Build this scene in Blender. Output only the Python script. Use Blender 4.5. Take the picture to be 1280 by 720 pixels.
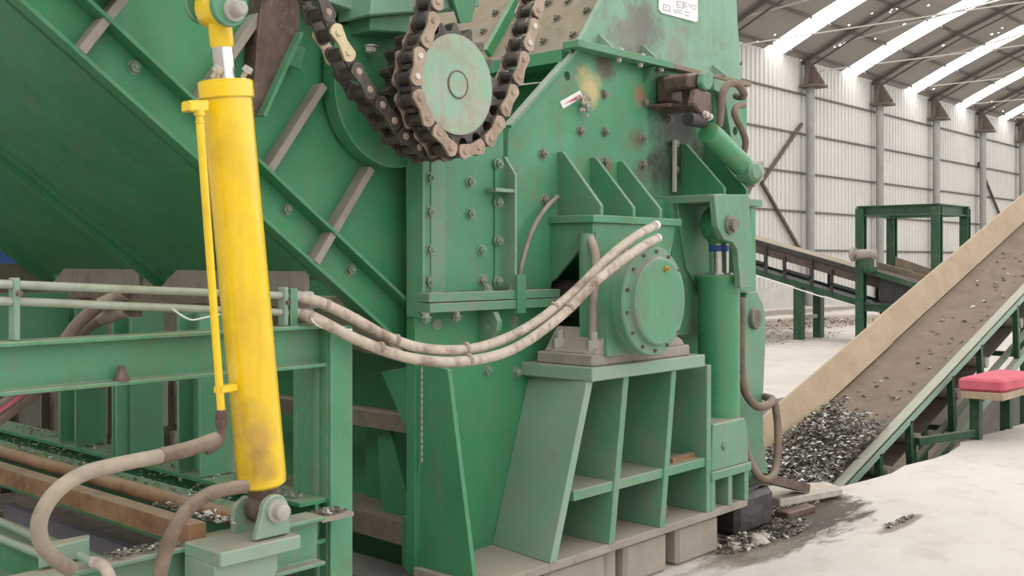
import bpy, bmesh, math, random
from mathutils import Vector, Matrix
from math import sin, cos, pi, radians, sqrt, atan2
random.seed(11)
for o in list(bpy.data.objects): bpy.data.objects.remove(o)
S = bpy.context.scene
COL = S.collection

# ------------------------------------------------------------------ camera
# X runs along the machine's side (to the right and away), Y into the machine (to the left and away), Z up, floor at z = 0
FOC, HOR, CAMZ = 1343.0, 325.0, 1.5
YAW = math.atan2(1210.0, FOC)
FWD = Vector((cos(YAW), sin(YAW), 0)); RGT = Vector((sin(YAW), -cos(YAW), 0)); UP = Vector((0, 0, 1))
EYE = Vector((0, 0, CAMZ))
cam_d = bpy.data.cameras.new('camera'); cam = bpy.data.objects.new('camera', cam_d); COL.objects.link(cam)
cam.location = EYE; cam.rotation_euler = (pi/2, 0, YAW - pi/2)
cam_d.sensor_width = 36.0; cam_d.lens = 36.0*FOC/1280.0; cam_d.shift_y = -(360.0-HOR)/1280.0
cam_d.clip_start = 0.05; cam_d.clip_end = 400
S.camera = cam
# ------------------------------------------------------------------ light
SKYLIGHT_STRENGTH = 4.0
W = bpy.data.worlds.new('overcast'); S.world = W; W.use_nodes = True
bg = W.node_tree.nodes['Background']; bg.inputs[0].default_value = (0.93, 0.97, 1.0, 1); bg.inputs[1].default_value = 1.15
S.view_settings.view_transform = 'Standard'; S.view_settings.look = 'None'
S.view_settings.gamma = 1.0; S.view_settings.exposure = 0.75
S.view_settings.use_curve_mapping = False

# ------------------------------------------------------------------ measuring helpers
def ray(px, py): return FWD + RGT*((px-640.0)/FOC) + UP*((HOR-py)/FOC)
def onY(px, py, y): d = ray(px, py); return EYE + d*(y/d.y)
def onX(px, py, x): d = ray(px, py); return EYE + d*(x/d.x)
def onZ(px, py, z): d = ray(px, py); return EYE + d*((z-CAMZ)/d.z)
V = Vector

# ------------------------------------------------------------------ mesh helpers
class B:
    def __init__(s): s.bm = bmesh.new(); s.mi = 0
    def _f(s, vs):
        try: f = s.bm.faces.new(vs); f.material_index = s.mi; return f
        except ValueError: return None
    def mat(s, i): s.mi = i; return s
    def prism(s, pts, vec):
        vec = V(vec); a = [s.bm.verts.new(p) for p in pts]; b = [s.bm.verts.new(V(p)+vec) for p in pts]; n = len(a)
        s._f(a); s._f(list(reversed(b)))
        for i in range(n): s._f([a[i], b[i], b[(i+1) % n], a[(i+1) % n]])
        return s
    def box(s, lo, hi):
        x0, y0, z0 = lo; x1, y1, z1 = hi
        return s.prism([(x0,y0,z0),(x1,y0,z0),(x1,y1,z0),(x0,y1,z0)], (0,0,z1-z0))
    def bar(s, p0, p1, w, h, up=(0,0,1)):
        p0 = V(p0); p1 = V(p1); d = (p1-p0).normalized(); sd = d.cross(V(up)).normalized(); u = sd.cross(d)
        q = [p0-sd*w/2-u*h/2, p0+sd*w/2-u*h/2, p0+sd*w/2+u*h/2, p0-sd*w/2+u*h/2]
        return s.prism(q, p1-p0)
    def ibeam(s, p0, p1, w, h, tf, tw, up=(0,0,1)):
        p0 = V(p0); p1 = V(p1); d = (p1-p0).normalized(); sd = d.cross(V(up)).normalized(); u = sd.cross(d)
        prof = [(-w/2,-h/2),(w/2,-h/2),(w/2,-h/2+tf),(tw/2,-h/2+tf),(tw/2,h/2-tf),(w/2,h/2-tf),(w/2,h/2),(-w/2,h/2),(-w/2,h/2-tf),(-tw/2,h/2-tf),(-tw/2,-h/2+tf),(-w/2,-h/2+tf)]
        return s.prism([p0+sd*a+u*b for a, b in prof], p1-p0)
    def lathe(s, p0, p1, prof, n=24):
        """prof: list of (t along p0->p1 in metres, radius)"""
        p0 = V(p0); d = (V(p1)-p0).normalized(); a = d.orthogonal().normalized(); b = d.cross(a)
        rings = []
        for t, r in prof:
            c = p0+d*t
            rings.append([s.bm.verts.new(c+(a*cos(2*pi*i/n)+b*sin(2*pi*i/n))*max(r, 1e-4)) for i in range(n)])
        for q in range(len(rings)-1):
            for i in range(n): 
                f = s._f([rings[q][i], rings[q][(i+1)%n], rings[q+1][(i+1)%n], rings[q+1][i]])
        s._f(list(reversed(rings[0]))); s._f(rings[-1])
        return s
    def cyl(s, p0, p1, r, n=20, r1=None):
        L = (V(p1)-V(p0)).length
        return s.lathe(p0, p1, [(0, r), (L, r if r1 is None else r1)], n)
    def tube(s, path, r, n=10, smooth=4):
        pts = catmull(path, smooth) if smooth else [V(p) for p in path]
        rings = []; t0 = (pts[1]-pts[0]).normalized(); a = t0.orthogonal().normalized()
        for i, p in enumerate(pts):
            t = (pts[min(i+1, len(pts)-1)]-pts[max(i-1, 0)]).normalized()
            a = (a-t*a.dot(t)).normalized(); b = t.cross(a)
            rr = r(i/(len(pts)-1)) if callable(r) else r
            rings.append([s.bm.verts.new(p+(a*cos(2*pi*k/n)+b*sin(2*pi*k/n))*rr) for k in range(n)])
        for q in range(len(rings)-1):
            for k in range(n): s._f([rings[q][k], rings[q][(k+1)%n], rings[q+1][(k+1)%n], rings[q+1][k]])
        s._f(list(reversed(rings[0]))); s._f(rings[-1])
        return s
    def mesh(s, name, mats, smooth=None, bevel=0):
        bmesh.ops.recalc_face_normals(s.bm, faces=s.bm.faces)
        if bevel:
            ed = [e for e in s.bm.edges if len(e.link_faces) == 2 and e.calc_face_angle(0) > 0.6]
            try: bmesh.ops.bevel(s.bm, geom=ed, offset=bevel, segments=1, affect='EDGES', clamp_overlap=True)
            except Exception: pass
        m = bpy.data.meshes.new(name); s.bm.to_mesh(m); s.bm.free()
        for x in (mats if isinstance(mats, (list, tuple)) else [mats]): m.materials.append(x)
        if smooth:
            m.polygons.foreach_set('use_smooth', [True]*len(m.polygons))
            m.set_sharp_from_angle(angle=radians(smooth))
        return m
    def obj(s, name, mats, parent=None, smooth=None, bevel=0):
        return link(name, s.mesh(name, mats, smooth, bevel), parent)
def catmull(path, k):
    p = [V(q) for q in path]; out = []
    for i in range(len(p)-1):
        a = p[max(i-1,0)]; b = p[i]; c = p[i+1]; d = p[min(i+2,len(p)-1)]
        for j in range(k):
            t = j/k
            out.append(0.5*((2*b)+(c-a)*t+(2*a-5*b+4*c-d)*t*t+(3*b-a-3*c+d)*t**3))
    out.append(p[-1]); return out
def link(name, mesh, parent=None, mw=None):
    o = bpy.data.objects.new(name, mesh); COL.objects.link(o)
    if mw is not None: o.matrix_basis = mw
    if parent is not None:
        o.parent = parent
        o.matrix_parent_inverse = wmat(parent).inverted()
    return o
def wmat(o):
    return o.matrix_basis if o.parent is None else wmat(o.parent) @ o.matrix_parent_inverse @ o.matrix_basis
def thing(name, label, cat, loc, group=None):
    o = bpy.data.objects.new(name, None); COL.objects.link(o); o.location = loc; o.empty_display_size = .1
    o.matrix_basis = Matrix.Translation(V(loc))
    return tag(o, label, cat, group)
def tag(o, label, cat, group=None, kind=None):
    o['label'] = label; o['category'] = cat
    if group: o['group'] = group
    if kind: o['kind'] = kind
    return o
def frame(p, z, x=None):
    """matrix with local Z along z at p"""
    q = V(z).to_track_quat('Z', 'Y'); return Matrix.Translation(V(p)) @ q.to_matrix().to_4x4()
def arc(cx, cz, r, a0, a1, n, y):
    return [V((cx+r*cos(a0+(a1-a0)*i/n), y, cz+r*sin(a0+(a1-a0)*i/n))) for i in range(n+1)]

# ------------------------------------------------------------------ materials (procedural)
def nt(name):
    m = bpy.data.materials.new(name); m.use_nodes = True; t = m.node_tree
    return m, t, t.nodes['Principled BSDF']
def rgba(c): return (c[0], c[1], c[2], 1)
def noise(t, vec, scale, detail=4, rough=.55):
    n = t.nodes.new('ShaderNodeTexNoise'); n.inputs['Scale'].default_value = scale; n.inputs['Detail'].default_value = detail
    n.inputs['Roughness'].default_value = rough; t.links.new(vec, n.inputs['Vector']); return n.outputs['Fac']
def mrange(t, v, a, b, c=0., d=1.):
    n = t.nodes.new('ShaderNodeMapRange'); n.inputs[1].default_value = a; n.inputs[2].default_value = b
    n.inputs[3].default_value = c; n.inputs[4].default_value = d; t.links.new(v, n.inputs[0]); return n.outputs[0]
def math_(t, op, a, b):
    n = t.nodes.new('ShaderNodeMath'); n.operation = op
    for i, v in enumerate((a, b)):
        if isinstance(v, (int, float)): n.inputs[i].default_value = v
        else: t.links.new(v, n.inputs[i])
    return n.outputs[0]
def mix(t, f, a, b):
    n = t.nodes.new('ShaderNodeMix'); n.data_type = 'RGBA'
    if isinstance(f, (int, float)): n.inputs[0].default_value = f
    else: t.links.new(f, n.inputs[0])
    for i, v in ((6, a), (7, b)):
        if isinstance(v, tuple): n.inputs[i].default_value = rgba(v)
        else: t.links.new(v, n.inputs[i])
    return n.outputs[2]
def scaled(t, vec, s):
    n = t.nodes.new('ShaderNodeVectorMath'); n.operation = 'MULTIPLY'; t.links.new(vec, n.inputs[0]); n.inputs[1].default_value = s
    return n.outputs[0]
def paint(name, c1, c2, dirt=(.20,.16,.12), dirt_amt=.5, dust=.6, dust_col=(.36,.31,.25), rough=.5, edge=.5, edge_col=(.42,.47,.38), metal=0., bump=.12, scale=3., spots=()):
    """painted steel: two-tone paint, grime blotches, run marks, settled dust on upward faces, worn edges"""
    m, t, bs = nt(name); L = t.links
    g = t.nodes.new('ShaderNodeNewGeometry'); pos = g.outputs['Position']
    n1 = noise(t, pos, scale, 5); col = mix(t, mrange(t, n1, .35, .65), c1, c2)
    n2 = noise(t, pos, 7.5, 9, .68); col = mix(t, mrange(t, n2, .50, .70, 0, dirt_amt), col, dirt)
    st = noise(t, scaled(t, pos, (26, 26, 1.6)), 1.0, 5, .6); col = mix(t, mrange(t, st, .52, .70, 0, dirt_amt*.6), col, dirt)
    fl = noise(t, pos, 55, 3); col = mix(t, mrange(t, fl, .60, .70, 0, .28*dirt_amt+.03), col, dust_col)
    for (sx, sy, sz, r, sc, amt) in spots:
        d = t.nodes.new('ShaderNodeVectorMath'); d.operation = 'DISTANCE'; L.new(pos, d.inputs[0]); d.inputs[1].default_value = (sx, sy, sz)
        wob = math_(t, 'ADD', d.outputs['Value'], mrange(t, n2, .3, .7, r*.45, -r*.45))
        col = mix(t, mrange(t, wob, r*.35, r, amt, 0), col, sc)
    if dust:
        sep = t.nodes.new('ShaderNodeSeparateXYZ'); L.new(g.outputs['Normal'], sep.inputs[0])
        up = mrange(t, sep.outputs[2], .35, .95); nd = mrange(t, noise(t, pos, 11, 6, .6), .28, .58, .35, 1)
        col = mix(t, math_(t, 'MULTIPLY', math_(t, 'MULTIPLY', up, nd), dust), col, dust_col)
    if edge:
        bv = t.nodes.new('ShaderNodeBevel'); bv.samples = 4; bv.inputs['Radius'].default_value = .006
        dt = t.nodes.new('ShaderNodeVectorMath'); dt.operation = 'DOT_PRODUCT'; L.new(bv.outputs[0], dt.inputs[0]); L.new(g.outputs['Normal'], dt.inputs[1])
        em = mrange(t, dt.outputs['Value'], .99, .86, 0, 1); em = math_(t, 'MULTIPLY', em, mrange(t, noise(t, pos, 18, 4), .36, .55, 0, edge))
        col = mix(t, em, col, edge_col)
    L.new(col, bs.inputs['Base Color']); bs.inputs['Metallic'].default_value = metal
    L.new(mrange(t, n2, .3, .7, rough-.1, rough+.15), bs.inputs['Roughness'])
    if bump:
        b = t.nodes.new('ShaderNodeBump'); b.inputs['Strength'].default_value = bump; b.inputs['Distance'].default_value = .01
        L.new(noise(t, pos, 40, 4), b.inputs['Height']); L.new(b.outputs[0], bs.inputs['Normal'])
    return m
def plain(name, c, rough=.6, metal=0., c2=None, scale=20., bump=0.):
    m, t, bs = nt(name); g = t.nodes.new('ShaderNodeNewGeometry')
    n = noise(t, g.outputs['Position'], scale, 6, .6)
    c2 = c2 or tuple(x*.8 for x in c)
    t.links.new(mix(t, mrange(t, n, .35, .65), c, c2), bs.inputs['Base Color'])
    bs.inputs['Roughness'].default_value = rough; bs.inputs['Metallic'].default_value = metal
    if bump:
        b = t.nodes.new('ShaderNodeBump'); b.inputs['Strength'].default_value = bump; b.inputs['Distance'].default_value = .02
        t.links.new(n, b.inputs['Height']); t.links.new(b.outputs[0], bs.inputs['Normal'])
    return m
def emit(name, c, s):
    m, t, bs = nt(name); bs.inputs['Base Color'].default_value = rgba(c); bs.inputs['Emission Color'].default_value = rgba(c)
    bs.inputs['Emission Strength'].default_value = s; return m

G1, G2 = (.066,.250,.122), (.098,.298,.168)
GREASE = (.030,.026,.024); RUST = (.30,.13,.05)
M = {}
M['green'] = paint('machine_green_paint', G1, G2)
M['green_clean'] = paint('machine_green_smooth', (.042,.235,.098), (.058,.275,.124), dirt_amt=.3, dust=.5)
M['green_wall'] = paint('machine_green_side', G1, (.082,.315,.165), dirt_amt=.55, spots=(
    (4.97,3.27,2.16,.34,GREASE,.85),(5.02,3.27,2.32,.20,GREASE,.8),(4.32,3.27,2.47,.12,(.10,.05,.035),.8),(4.22,3.27,2.36,.11,(.62,.46,.22),.9),(4.62,3.27,2.36,.07,(.36,.20,.11),.8),
    (4.62,3.27,2.13,.09,(.16,.09,.06),.7),(4.35,3.27,1.95,.07,(.2,.1,.06),.7),(4.62,3.27,1.93,.10,(.12,.09,.07),.7),(4.95,3.27,1.95,.25,(.05,.05,.045),.7)))
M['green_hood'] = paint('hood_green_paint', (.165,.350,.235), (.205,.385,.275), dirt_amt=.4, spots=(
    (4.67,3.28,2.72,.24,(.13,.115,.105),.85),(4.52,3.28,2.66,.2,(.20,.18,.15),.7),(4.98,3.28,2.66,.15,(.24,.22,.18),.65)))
M['green_dusty'] = paint('dusty_green_paint', (.085,.265,.150), (.150,.300,.200), dirt_amt=.6, dust=.95, dirt=(.26,.22,.17))
M['green_pale'] = paint('faded_pale_green_paint', (.190,.345,.245), (.250,.370,.290), dirt_amt=.55, dirt=(.33,.28,.22), dust=.8)
M['green_dark'] = paint('conveyor_dark_green_paint', (.006,.056,.024), (.009,.070,.031), dirt_amt=.3, dust=.5, edge=.25)
M['yellow'] = paint('cylinder_yellow_paint', (.88,.58,.004), (.90,.62,.006), dirt=(.30,.14,.03), dirt_amt=.22, dust=.1, rough=.27, edge=.6, edge_col=(.25,.13,.05), bump=.03, spots=(
    (1.79,2.6,1.0,.10,(.45,.26,.06),.7),(1.80,2.6,.9,.07,(.30,.15,.05),.6)))
M['yellow'].node_tree.nodes['Principled BSDF'].inputs['Coat Weight'].default_value = .7; M['yellow'].node_tree.nodes['Principled BSDF'].inputs['Coat Roughness'].default_value = .12
M['green_gloss'] = paint('ram_gloss_green_paint', (.050,.250,.110), (.066,.280,.130), dirt_amt=.3, dust=.4, rough=.26, bump=.03)
M['pipe_pale'] = paint('pale_grey_green_pipe', (.33,.39,.31), (.40,.43,.35), dirt_amt=.5, dust=.7, edge=0)
M['rust'] = paint('rusty_brown_steel', (.27,.14,.065), (.36,.215,.12), dirt=(.12,.07,.04), dirt_amt=.7, dust=.5, edge=.2, rough=.75)
M['rust_dark'] = paint('greasy_rust_steel', (.105,.062,.048), (.16,.105,.085), dirt=(.03,.025,.02), dirt_amt=.7, dust=.2, edge=.4, edge_col=(.3,.22,.18), rough=.5, scale=14)
M['dust'] = paint('dust_caked_steel', (.30,.265,.22), (.36,.32,.27), dirt=(.17,.14,.11), dirt_amt=.5, dust=.8, edge=.2, rough=.85)
M['dusty_brown'] = paint('brown_dusted_steel', (.20,.16,.115), (.27,.215,.155), dirt=(.10,.13,.07), dirt_amt=.6, dust=.6, edge=.2, rough=.8)
M['chain'] = paint('chain_plate_steel', (.33,.24,.18), (.42,.32,.25), dirt=(.10,.065,.045), dirt_amt=.6, dust=.25, edge=.7, edge_col=(.55,.45,.38), rough=.45, metal=.25, scale=14)
M['chain_dark'] = paint('chain_greasy_steel', (.060,.046,.042), (.105,.083,.075), dirt=(.02,.016,.015), dirt_amt=.6, dust=.1, edge=.7, edge_col=(.34,.28,.25), rough=.38, metal=.3, scale=14)
M['brass'] = plain('brassy_chain_plate', (.62,.52,.33), .4, .3, (.52,.42,.26))
M['sprocket'] = paint('sprocket_face_mint', (.225,.425,.295), (.36,.40,.32), dirt=(.34,.25,.20), dirt_amt=.95, dust=0, edge=.6, edge_col=(.2,.15,.12), rough=.55, scale=9)
M['steel'] = plain('polished_steel', (.75,.74,.72), .18, .9, (.66,.65,.63), 30)
M['silver'] = plain('silver_bolt', (.62,.60,.55), .4, .5, (.45,.42,.37), 60)
M['bolt'] = paint('grimy_bolt', (.10,.12,.085), (.20,.17,.13), dirt=(.06,.05,.04), dirt_amt=.6, dust=.5, edge=.8, edge_col=(.5,.46,.40), rough=.55, scale=30)
M['bolt_green'] = paint('painted_bolt', (.10,.24,.13), (.20,.26,.18), dirt=(.2,.15,.1), dirt_amt=.7, dust=.6, edge=.8, scale=30)
M['bolt_pale'] = paint('dusty_pale_nut', (.38,.37,.32), (.46,.44,.40), dirt=(.25,.2,.16), dirt_amt=.6, dust=.5, edge=.4, scale=30)
M['black'] = plain('greasy_black', (.020,.018,.018), .5, 0, (.035,.03,.03))
M['grease'] = plain('grease_caked', (.035,.030,.032), .35, 0, (.075,.065,.065), 12, .6)
M['hose'] = paint('dusty_rubber_hose', (.30,.245,.195), (.38,.32,.26), dirt=(.13,.10,.08), dirt_amt=.6, dust=.5, edge=0, rough=.85, scale=9)
M['hose_pale'] = paint('wrapped_pale_hose', (.50,.425,.36), (.58,.50,.43), dirt=(.17,.11,.08), dirt_amt=1., dust=.4, edge=0, rough=.9, scale=16, bump=.5)
M['hose_brown'] = paint('brown_rubber_hose', (.165,.115,.085), (.225,.165,.125), dirt=(.08,.055,.04), dirt_amt=.6, dust=.5, edge=0, rough=.8, scale=9)
M['blue'] = plain('blue_machine_paint', (.035,.095,.33), .4, 0, (.05,.12,.38), 4)
M['white'] = plain('white_plate', (.86,.86,.84), .4, 0, (.80,.80,.78), 12)
M['grey_print'] = plain('grey_print', (.42,.42,.42), .6)
M['red_print'] = plain('red_print', (.72,.16,.22), .6)
M['paper'] = plain('white_paper', (.90,.88,.87), .8)
M['pink'] = plain('red_foam_cushion', (.52,.085,.13), .75, 0, (.57,.12,.165), 8, .1)
M['wood'] = plain('pale_board', (.44,.33,.23), .8, 0, (.35,.26,.18), 18)
M['skirt'] = paint('tan_rubber_skirt', (.38,.285,.195), (.43,.335,.240), dirt=(.28,.215,.155), dirt_amt=.4, dust=.5, dust_col=(.42,.35,.27), edge=.2, rough=.85)
M['belt'] = plain('dusty_conveyor_belt', (.215,.165,.125), .9, 0, (.165,.125,.095), 5, .5)
M['belt_far'] = plain('grimy_rubber_belt', (.115,.085,.070), .9, 0, (.075,.06,.05), 9)
M['frame_far'] = plain('grimy_dark_steel', (.028,.028,.026), .6, 0, (.045,.043,.04), 9)
M['block'] = plain('dusty_concrete_block', (.36,.315,.265), .9, 0, (.30,.26,.215), 6, .3)
M['rubble'] = plain('broken_concrete', (.50,.45,.39), .9, 0, (.38,.33,.28), 14, .4)
M['flake_a'] = plain('dark_shred', (.085,.072,.065), .6)
M['flake_b'] = plain('grey_shred', (.30,.28,.26), .5)
M['flake_c'] = plain('pale_shred', (.62,.60,.57), .5)
M['flake_d'] = plain('brown_shred', (.19,.145,.11), .7)
M['flake_e'] = plain('blue_shred', (.10,.15,.42), .5)
M['soil'] = plain('oily_soil', (.085,.070,.055), .9, 0, (.15,.125,.10), 9, .8)
M['column'] = plain('grey_column_paint', (.30,.295,.28), .6, 0, (.26,.255,.24), 3)
M['bracket_brown'] = plain('brown_bracket_paint', (.115,.085,.072), .7)
M['girt'] = plain('dark_girt', (.13,.115,.105), .7)
M['rod'] = plain('pale_rod', (.46,.43,.39), .5)
M['truss'] = plain('dark_truss', (.115,.100,.09), .7)
M['roof'] = plain('grey_brown_roof_sheet', (.30,.278,.255), .8, 0, (.26,.238,.217), .6)
M['sheet'] = plain('pale_wall_sheet', (.575,.558,.53), .55, 0, (.525,.508,.48), .5)
M['plinth'] = plain('painted_concrete_plinth', (.52,.50,.47), .8, 0, (.44,.42,.39), 1.5)
M['skylight'] = emit('translucent_skylight', (1., .985, .95), SKYLIGHT_STRENGTH)
M['ribbed'] = plain('grey_ribbed_block', (.47,.43,.385), .9, 0, (.40,.36,.32), 8)
M['ribbed_joint'] = plain('brown_ribbed_recess', (.235,.195,.16), .9)
M['purple'] = plain('purplish_grey_plate', (.20,.185,.225), .6, 0, (.14,.13,.155), 4)

def floor_mat(name, c1, c2, c3, stains):
    m, t, bs = nt(name); L = t.links; g = t.nodes.new('ShaderNodeNewGeometry'); pos = g.outputs['Position']
    col = mix(t, mrange(t, noise(t, pos, .45, 6, .6), .35, .65), c1, c2)
    n2 = noise(t, pos, 3.0, 9, .68); col = mix(t, mrange(t, n2, .50, .72, 0, .6), col, c3)
    n3 = noise(t, pos, 26, 5, .6); col = mix(t, mrange(t, n3, .62, .75, 0, .35), col, c3)
    wob = noise(t, scaled(t, pos, (3.2, 9, 3)), 1., 8, .7)
    for (sx, sy, rx, ry, sc, amt) in stains:
        q = t.nodes.new('ShaderNodeVectorMath'); q.operation = 'SUBTRACT'; L.new(pos, q.inputs[0]); q.inputs[1].default_value = (sx, sy, 0)
        ln = t.nodes.new('ShaderNodeVectorMath'); ln.operation = 'LENGTH'; L.new(scaled(t, q.outputs[0], (1/rx, 1/ry, 0)), ln.inputs[0])
        d = math_(t, 'ADD', ln.outputs['Value'], mrange(t, wob, .3, .7, .45, -.45))
        col = mix(t, mrange(t, d, .72, 1.12, amt, 0), col, sc)
    L.new(col, bs.inputs['Base Color']); bs.inputs['Roughness'].default_value = .88
    b = t.nodes.new('ShaderNodeBump'); b.inputs['Strength'].default_value = .25; b.inputs['Distance'].default_value = .02
    L.new(n2, b.inputs['Height']); L.new(b.outputs[0], bs.inputs['Normal']); return m
M['floor'] = floor_mat('dusty_concrete_floor', (.51,.468,.432), (.60,.56,.525), (.37,.325,.283), (
    (5.55,2.95,.85,.34,(.055,.045,.036),.95),(5.0,2.78,.55,.16,(.16,.13,.10),.8),(5.9,2.95,.55,.14,(.10,.08,.06),.9),(6.05,2.45,.3,.05,(.16,.12,.09),.8),
    (17.5,10.5,4,1.2,(.27,.215,.165),.85),(24,12,5,1.5,(.25,.195,.15),.9),(28,14.8,7,.8,(.24,.19,.15),.9)))
M['pit'] = plain('dirt_pit_floor', (.20,.155,.12), .95, 0, (.135,.105,.08), 3, .6)
M['pit_wall'] = plain('grey_pit_concrete', (.34,.32,.30), .9, 0, (.27,.25,.235), 2.5)

def punch(o, p0, p1, r, n=24):
    """cut a round hole through a mesh object"""
    c = B().cyl(p0, p1, r, n).obj('cutter', M['green'])
    m = o.modifiers.new('hole', 'BOOLEAN'); m.operation = 'DIFFERENCE'; m.object = c; m.solver = 'EXACT'
    bpy.context.view_layer.update(); dg = bpy.context.evaluated_depsgraph_get()
    me = bpy.data.meshes.new_from_object(o.evaluated_get(dg)); o.modifiers.clear(); o.data = me
    bpy.data.objects.remove(c)
# ------------------------------------------------------------------ shared small hardware
def hexbolt_mesh(name, mat, r=.018, h=.016, stud=.010, wash=1.45):
    b = B(); b.lathe((0,0,0), (0,0,1), [(0, r*wash), (.004, r*wash)], 14)
    b.prism([(r*1.12*cos(pi*i/3), r*1.12*sin(pi*i/3), .004) for i in range(6)], (0,0,h))
    if stud: b.lathe((0,0,0), (0,0,1), [(.003, r*.55), (h+stud, r*.55), (h+stud+.003, r*.35)], 10)
    return b.mesh(name, mat)
BOLT = hexbolt_mesh('bolt', M['bolt']); BOLT_G = hexbolt_mesh('painted_bolt', M['bolt_green']); BOLT_S = hexbolt_mesh('silver_bolt', M['silver'], .014, .014, .006)
BOLT_BIG = hexbolt_mesh('anchor_bolt', M['bolt_pale'], .033, .055, .04, 1.5)
BOLT_FLAT = hexbolt_mesh('flat_bolt', M['bolt_green'], .020, .006, 0, 1.3)
SCREW = hexbolt_mesh('cap_screw', M['rust_dark'], .0075, .008, 0, 1.1)
def bolts(parent, mesh, pts, n, name='bolt'):
    for p in pts: link(name, mesh, parent, frame(p, n))
def flakes(name, pts, size, mats, weights, up=None, parent=None):
    """loose shredded pieces: thin bent chips lying at the given points"""
    vs, fs, mi = [], [], []
    for p in pts:
        a = random.uniform(0, 2*pi); s = size*random.uniform(.4, 1.3); w = s*random.uniform(.25, .7)
        u = V((cos(a), sin(a), random.uniform(-.35, .35)))*s; v = V((-sin(a), cos(a), random.uniform(-.5, .5)))*w
        n = V((random.uniform(-.3,.3), random.uniform(-.3,.3), 1))*s*random.uniform(.12, .4); k = len(vs); p = V(p)
        vs += [p-u, p-v+n, p+u, p+v+n*.6, p-n*.5]
        fs += [(k,k+1,k+3),(k+1,k+2,k+3),(k,k+4,k+1),(k+1,k+4,k+2),(k+2,k+4,k+3),(k+3,k+4,k)]
        mi += [random.choices(range(len(mats)), weights)[0]]*6
    m = bpy.data.meshes.new(name); m.from_pydata(vs, [], fs)
    for x in mats: m.materials.append(x)
    m.polygons.foreach_set('material_index', mi)
    return link(name, m, parent)
def clear_of(pts, boxes): return [p for p in pts if not any(x0 < p.x < x1 and y0 < p.y < y1 for x0, x1, y0, y1 in boxes)]
FL = [M['flake_a'], M['flake_b'], M['flake_c'], M['flake_d'], M['flake_e']]

# ================================================================== SETTING
YB = 16.5                                    # back wall plane
BAYS = [32.5+5.45*k for k in range(-8, 6)]   # column positions along the wall
XEND = 60.0
def roof_z(y): return 12.0-.01644*(y-1.0)**2
b = B()
# floor slabs with the conveyor pit cut out of them
PX0, PX1, PY0, PY1, PZ = 5.62, 14.5, 3.06, 5.65, -.85
def slab(x0, x1, y0, y1): b.box((x0, y0, -.18), (x1, y1, 0))
slab(-10, XEND, -16, PY0-.02); slab(-10, PX0, PY0-.02, PY1); slab(PX1, XEND, PY0-.02, PY1); slab(-10, XEND, PY1, YB+.3)
b.mat(1); b.box((PX0-.3, PY0-.3, PZ-.1), (PX1+.3, PY1+.3, PZ))
b.mat(2); b.box((PX0-.3, PY1, PZ), (PX1+.3, PY1+.25, -.18)); b.box((PX0-.3, PY0-.27, PZ), (PX1+.3, PY0-.02, -.18)); b.box((PX0-.3, PY0, PZ), (PX0-.02, PY1, -.18)); b.box((PX1, PY0, PZ), (PX1+.25, PY1, -.18))
flo = b.obj('floor', [M['floor'], M['pit'], M['pit_wall']]); flo['kind'] = 'structure'
# raggedly broken slab edge along the pit
b = B(); x = 6.35; edge = []
while x < 14.4:
    edge.append((x, PY0-.02+random.uniform(.02, .12) + (.04 if x > 9 else 0))); x += random.uniform(.18, .5)
b.prism([V((6.35, PY0-.06, -.12))]+[V((x, y, -.12)) for x, y in edge]+[V((14.4, PY0-.06, -.12))], (0, 0, .118))
e = b.obj('slab_lip', M['floor'], flo)

# back wall: corrugated sheets between columns
wall = thing('wall_back', 'pale corrugated metal back wall of the hall', 'wall', (32, YB, 0)); del wall['category']; wall['kind'] = 'structure'
ROWS = [.62, 1.82, 3.08, 4.34, 5.62, 6.92, 8.045]
def sheet_mesh(w, h):
    b = B(); per = .27; n = int(w/per); prof = []
    for i in range(n):
        x0 = w*i/n; p = w/n
        prof += [(x0, 0), (x0+p*.62, 0), (x0+p*.74, .045), (x0+p*.90, .045)]
    prof.append((w+.03, 0))
    lo = [b.bm.verts.new((x, y, 0)) for x, y in prof]; hi = [b.bm.verts.new((x, y, h)) for x, y in prof]
    for i in range(len(lo)-1): b.bm.faces.new([lo[i], lo[i+1], hi[i+1], hi[i]])
    return b.mesh('wall_panel', M['sheet'])
SH = [sheet_mesh(5.45, ROWS[i+1]-ROWS[i]+.01) for i in range(6)]
gb = B().box((0, -.05, -.03), (5.45, .0, .03)).mesh('girt', M['girt'])
for k, xk in enumerate(BAYS[:-1]):
    for i in range(6):
        link('wall_panel', SH[i], wall, Matrix.Translation((xk, YB, ROWS[i])))
        if i: link('girt', gb, wall, Matrix.Translation((xk, YB-.0, ROWS[i])))
pl = B().box((-11, YB-.12, 0), (XEND, YB+.25, .62)).obj('baseboard_back', M['plinth']); pl['kind'] = 'structure'
we = thing('wall_right', 'pale corrugated end wall of the hall', 'wall', (XEND, 5, 0)); del we['category']; we['kind'] = 'structure'
ends = sheet_mesh(5.45, 8.0)
for k in range(5): link('wall_panel', ends, we, Matrix.Translation((XEND-1.2, YB-5.45*k, 0)) @ Matrix.Rotation(-pi/2, 4, 'Z'))
wl = thing('wall_left_shade', 'unseen pale corrugated end wall added to shade the feed side', 'wall', (-10, 5, 0)); del wl['category']; wl['kind'] = 'structure'  # unseen end wall, added to keep side light from under the hopper
for k in range(6): link('wall_panel', ends, wl, Matrix.Translation((-9.5, YB-5.45*k, 0)) @ Matrix.Rotation(-pi/2, 4, 'Z'))
wf = thing('wall_front_shade', 'unseen low front wall added to block low light, open above', 'wall', (20, -14.5, 0)); del wf['category']; wf['kind'] = 'structure'  # unseen low wall, added to cut low daylight and darken undersides
lowf = sheet_mesh(5.45, 3.0)
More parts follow.
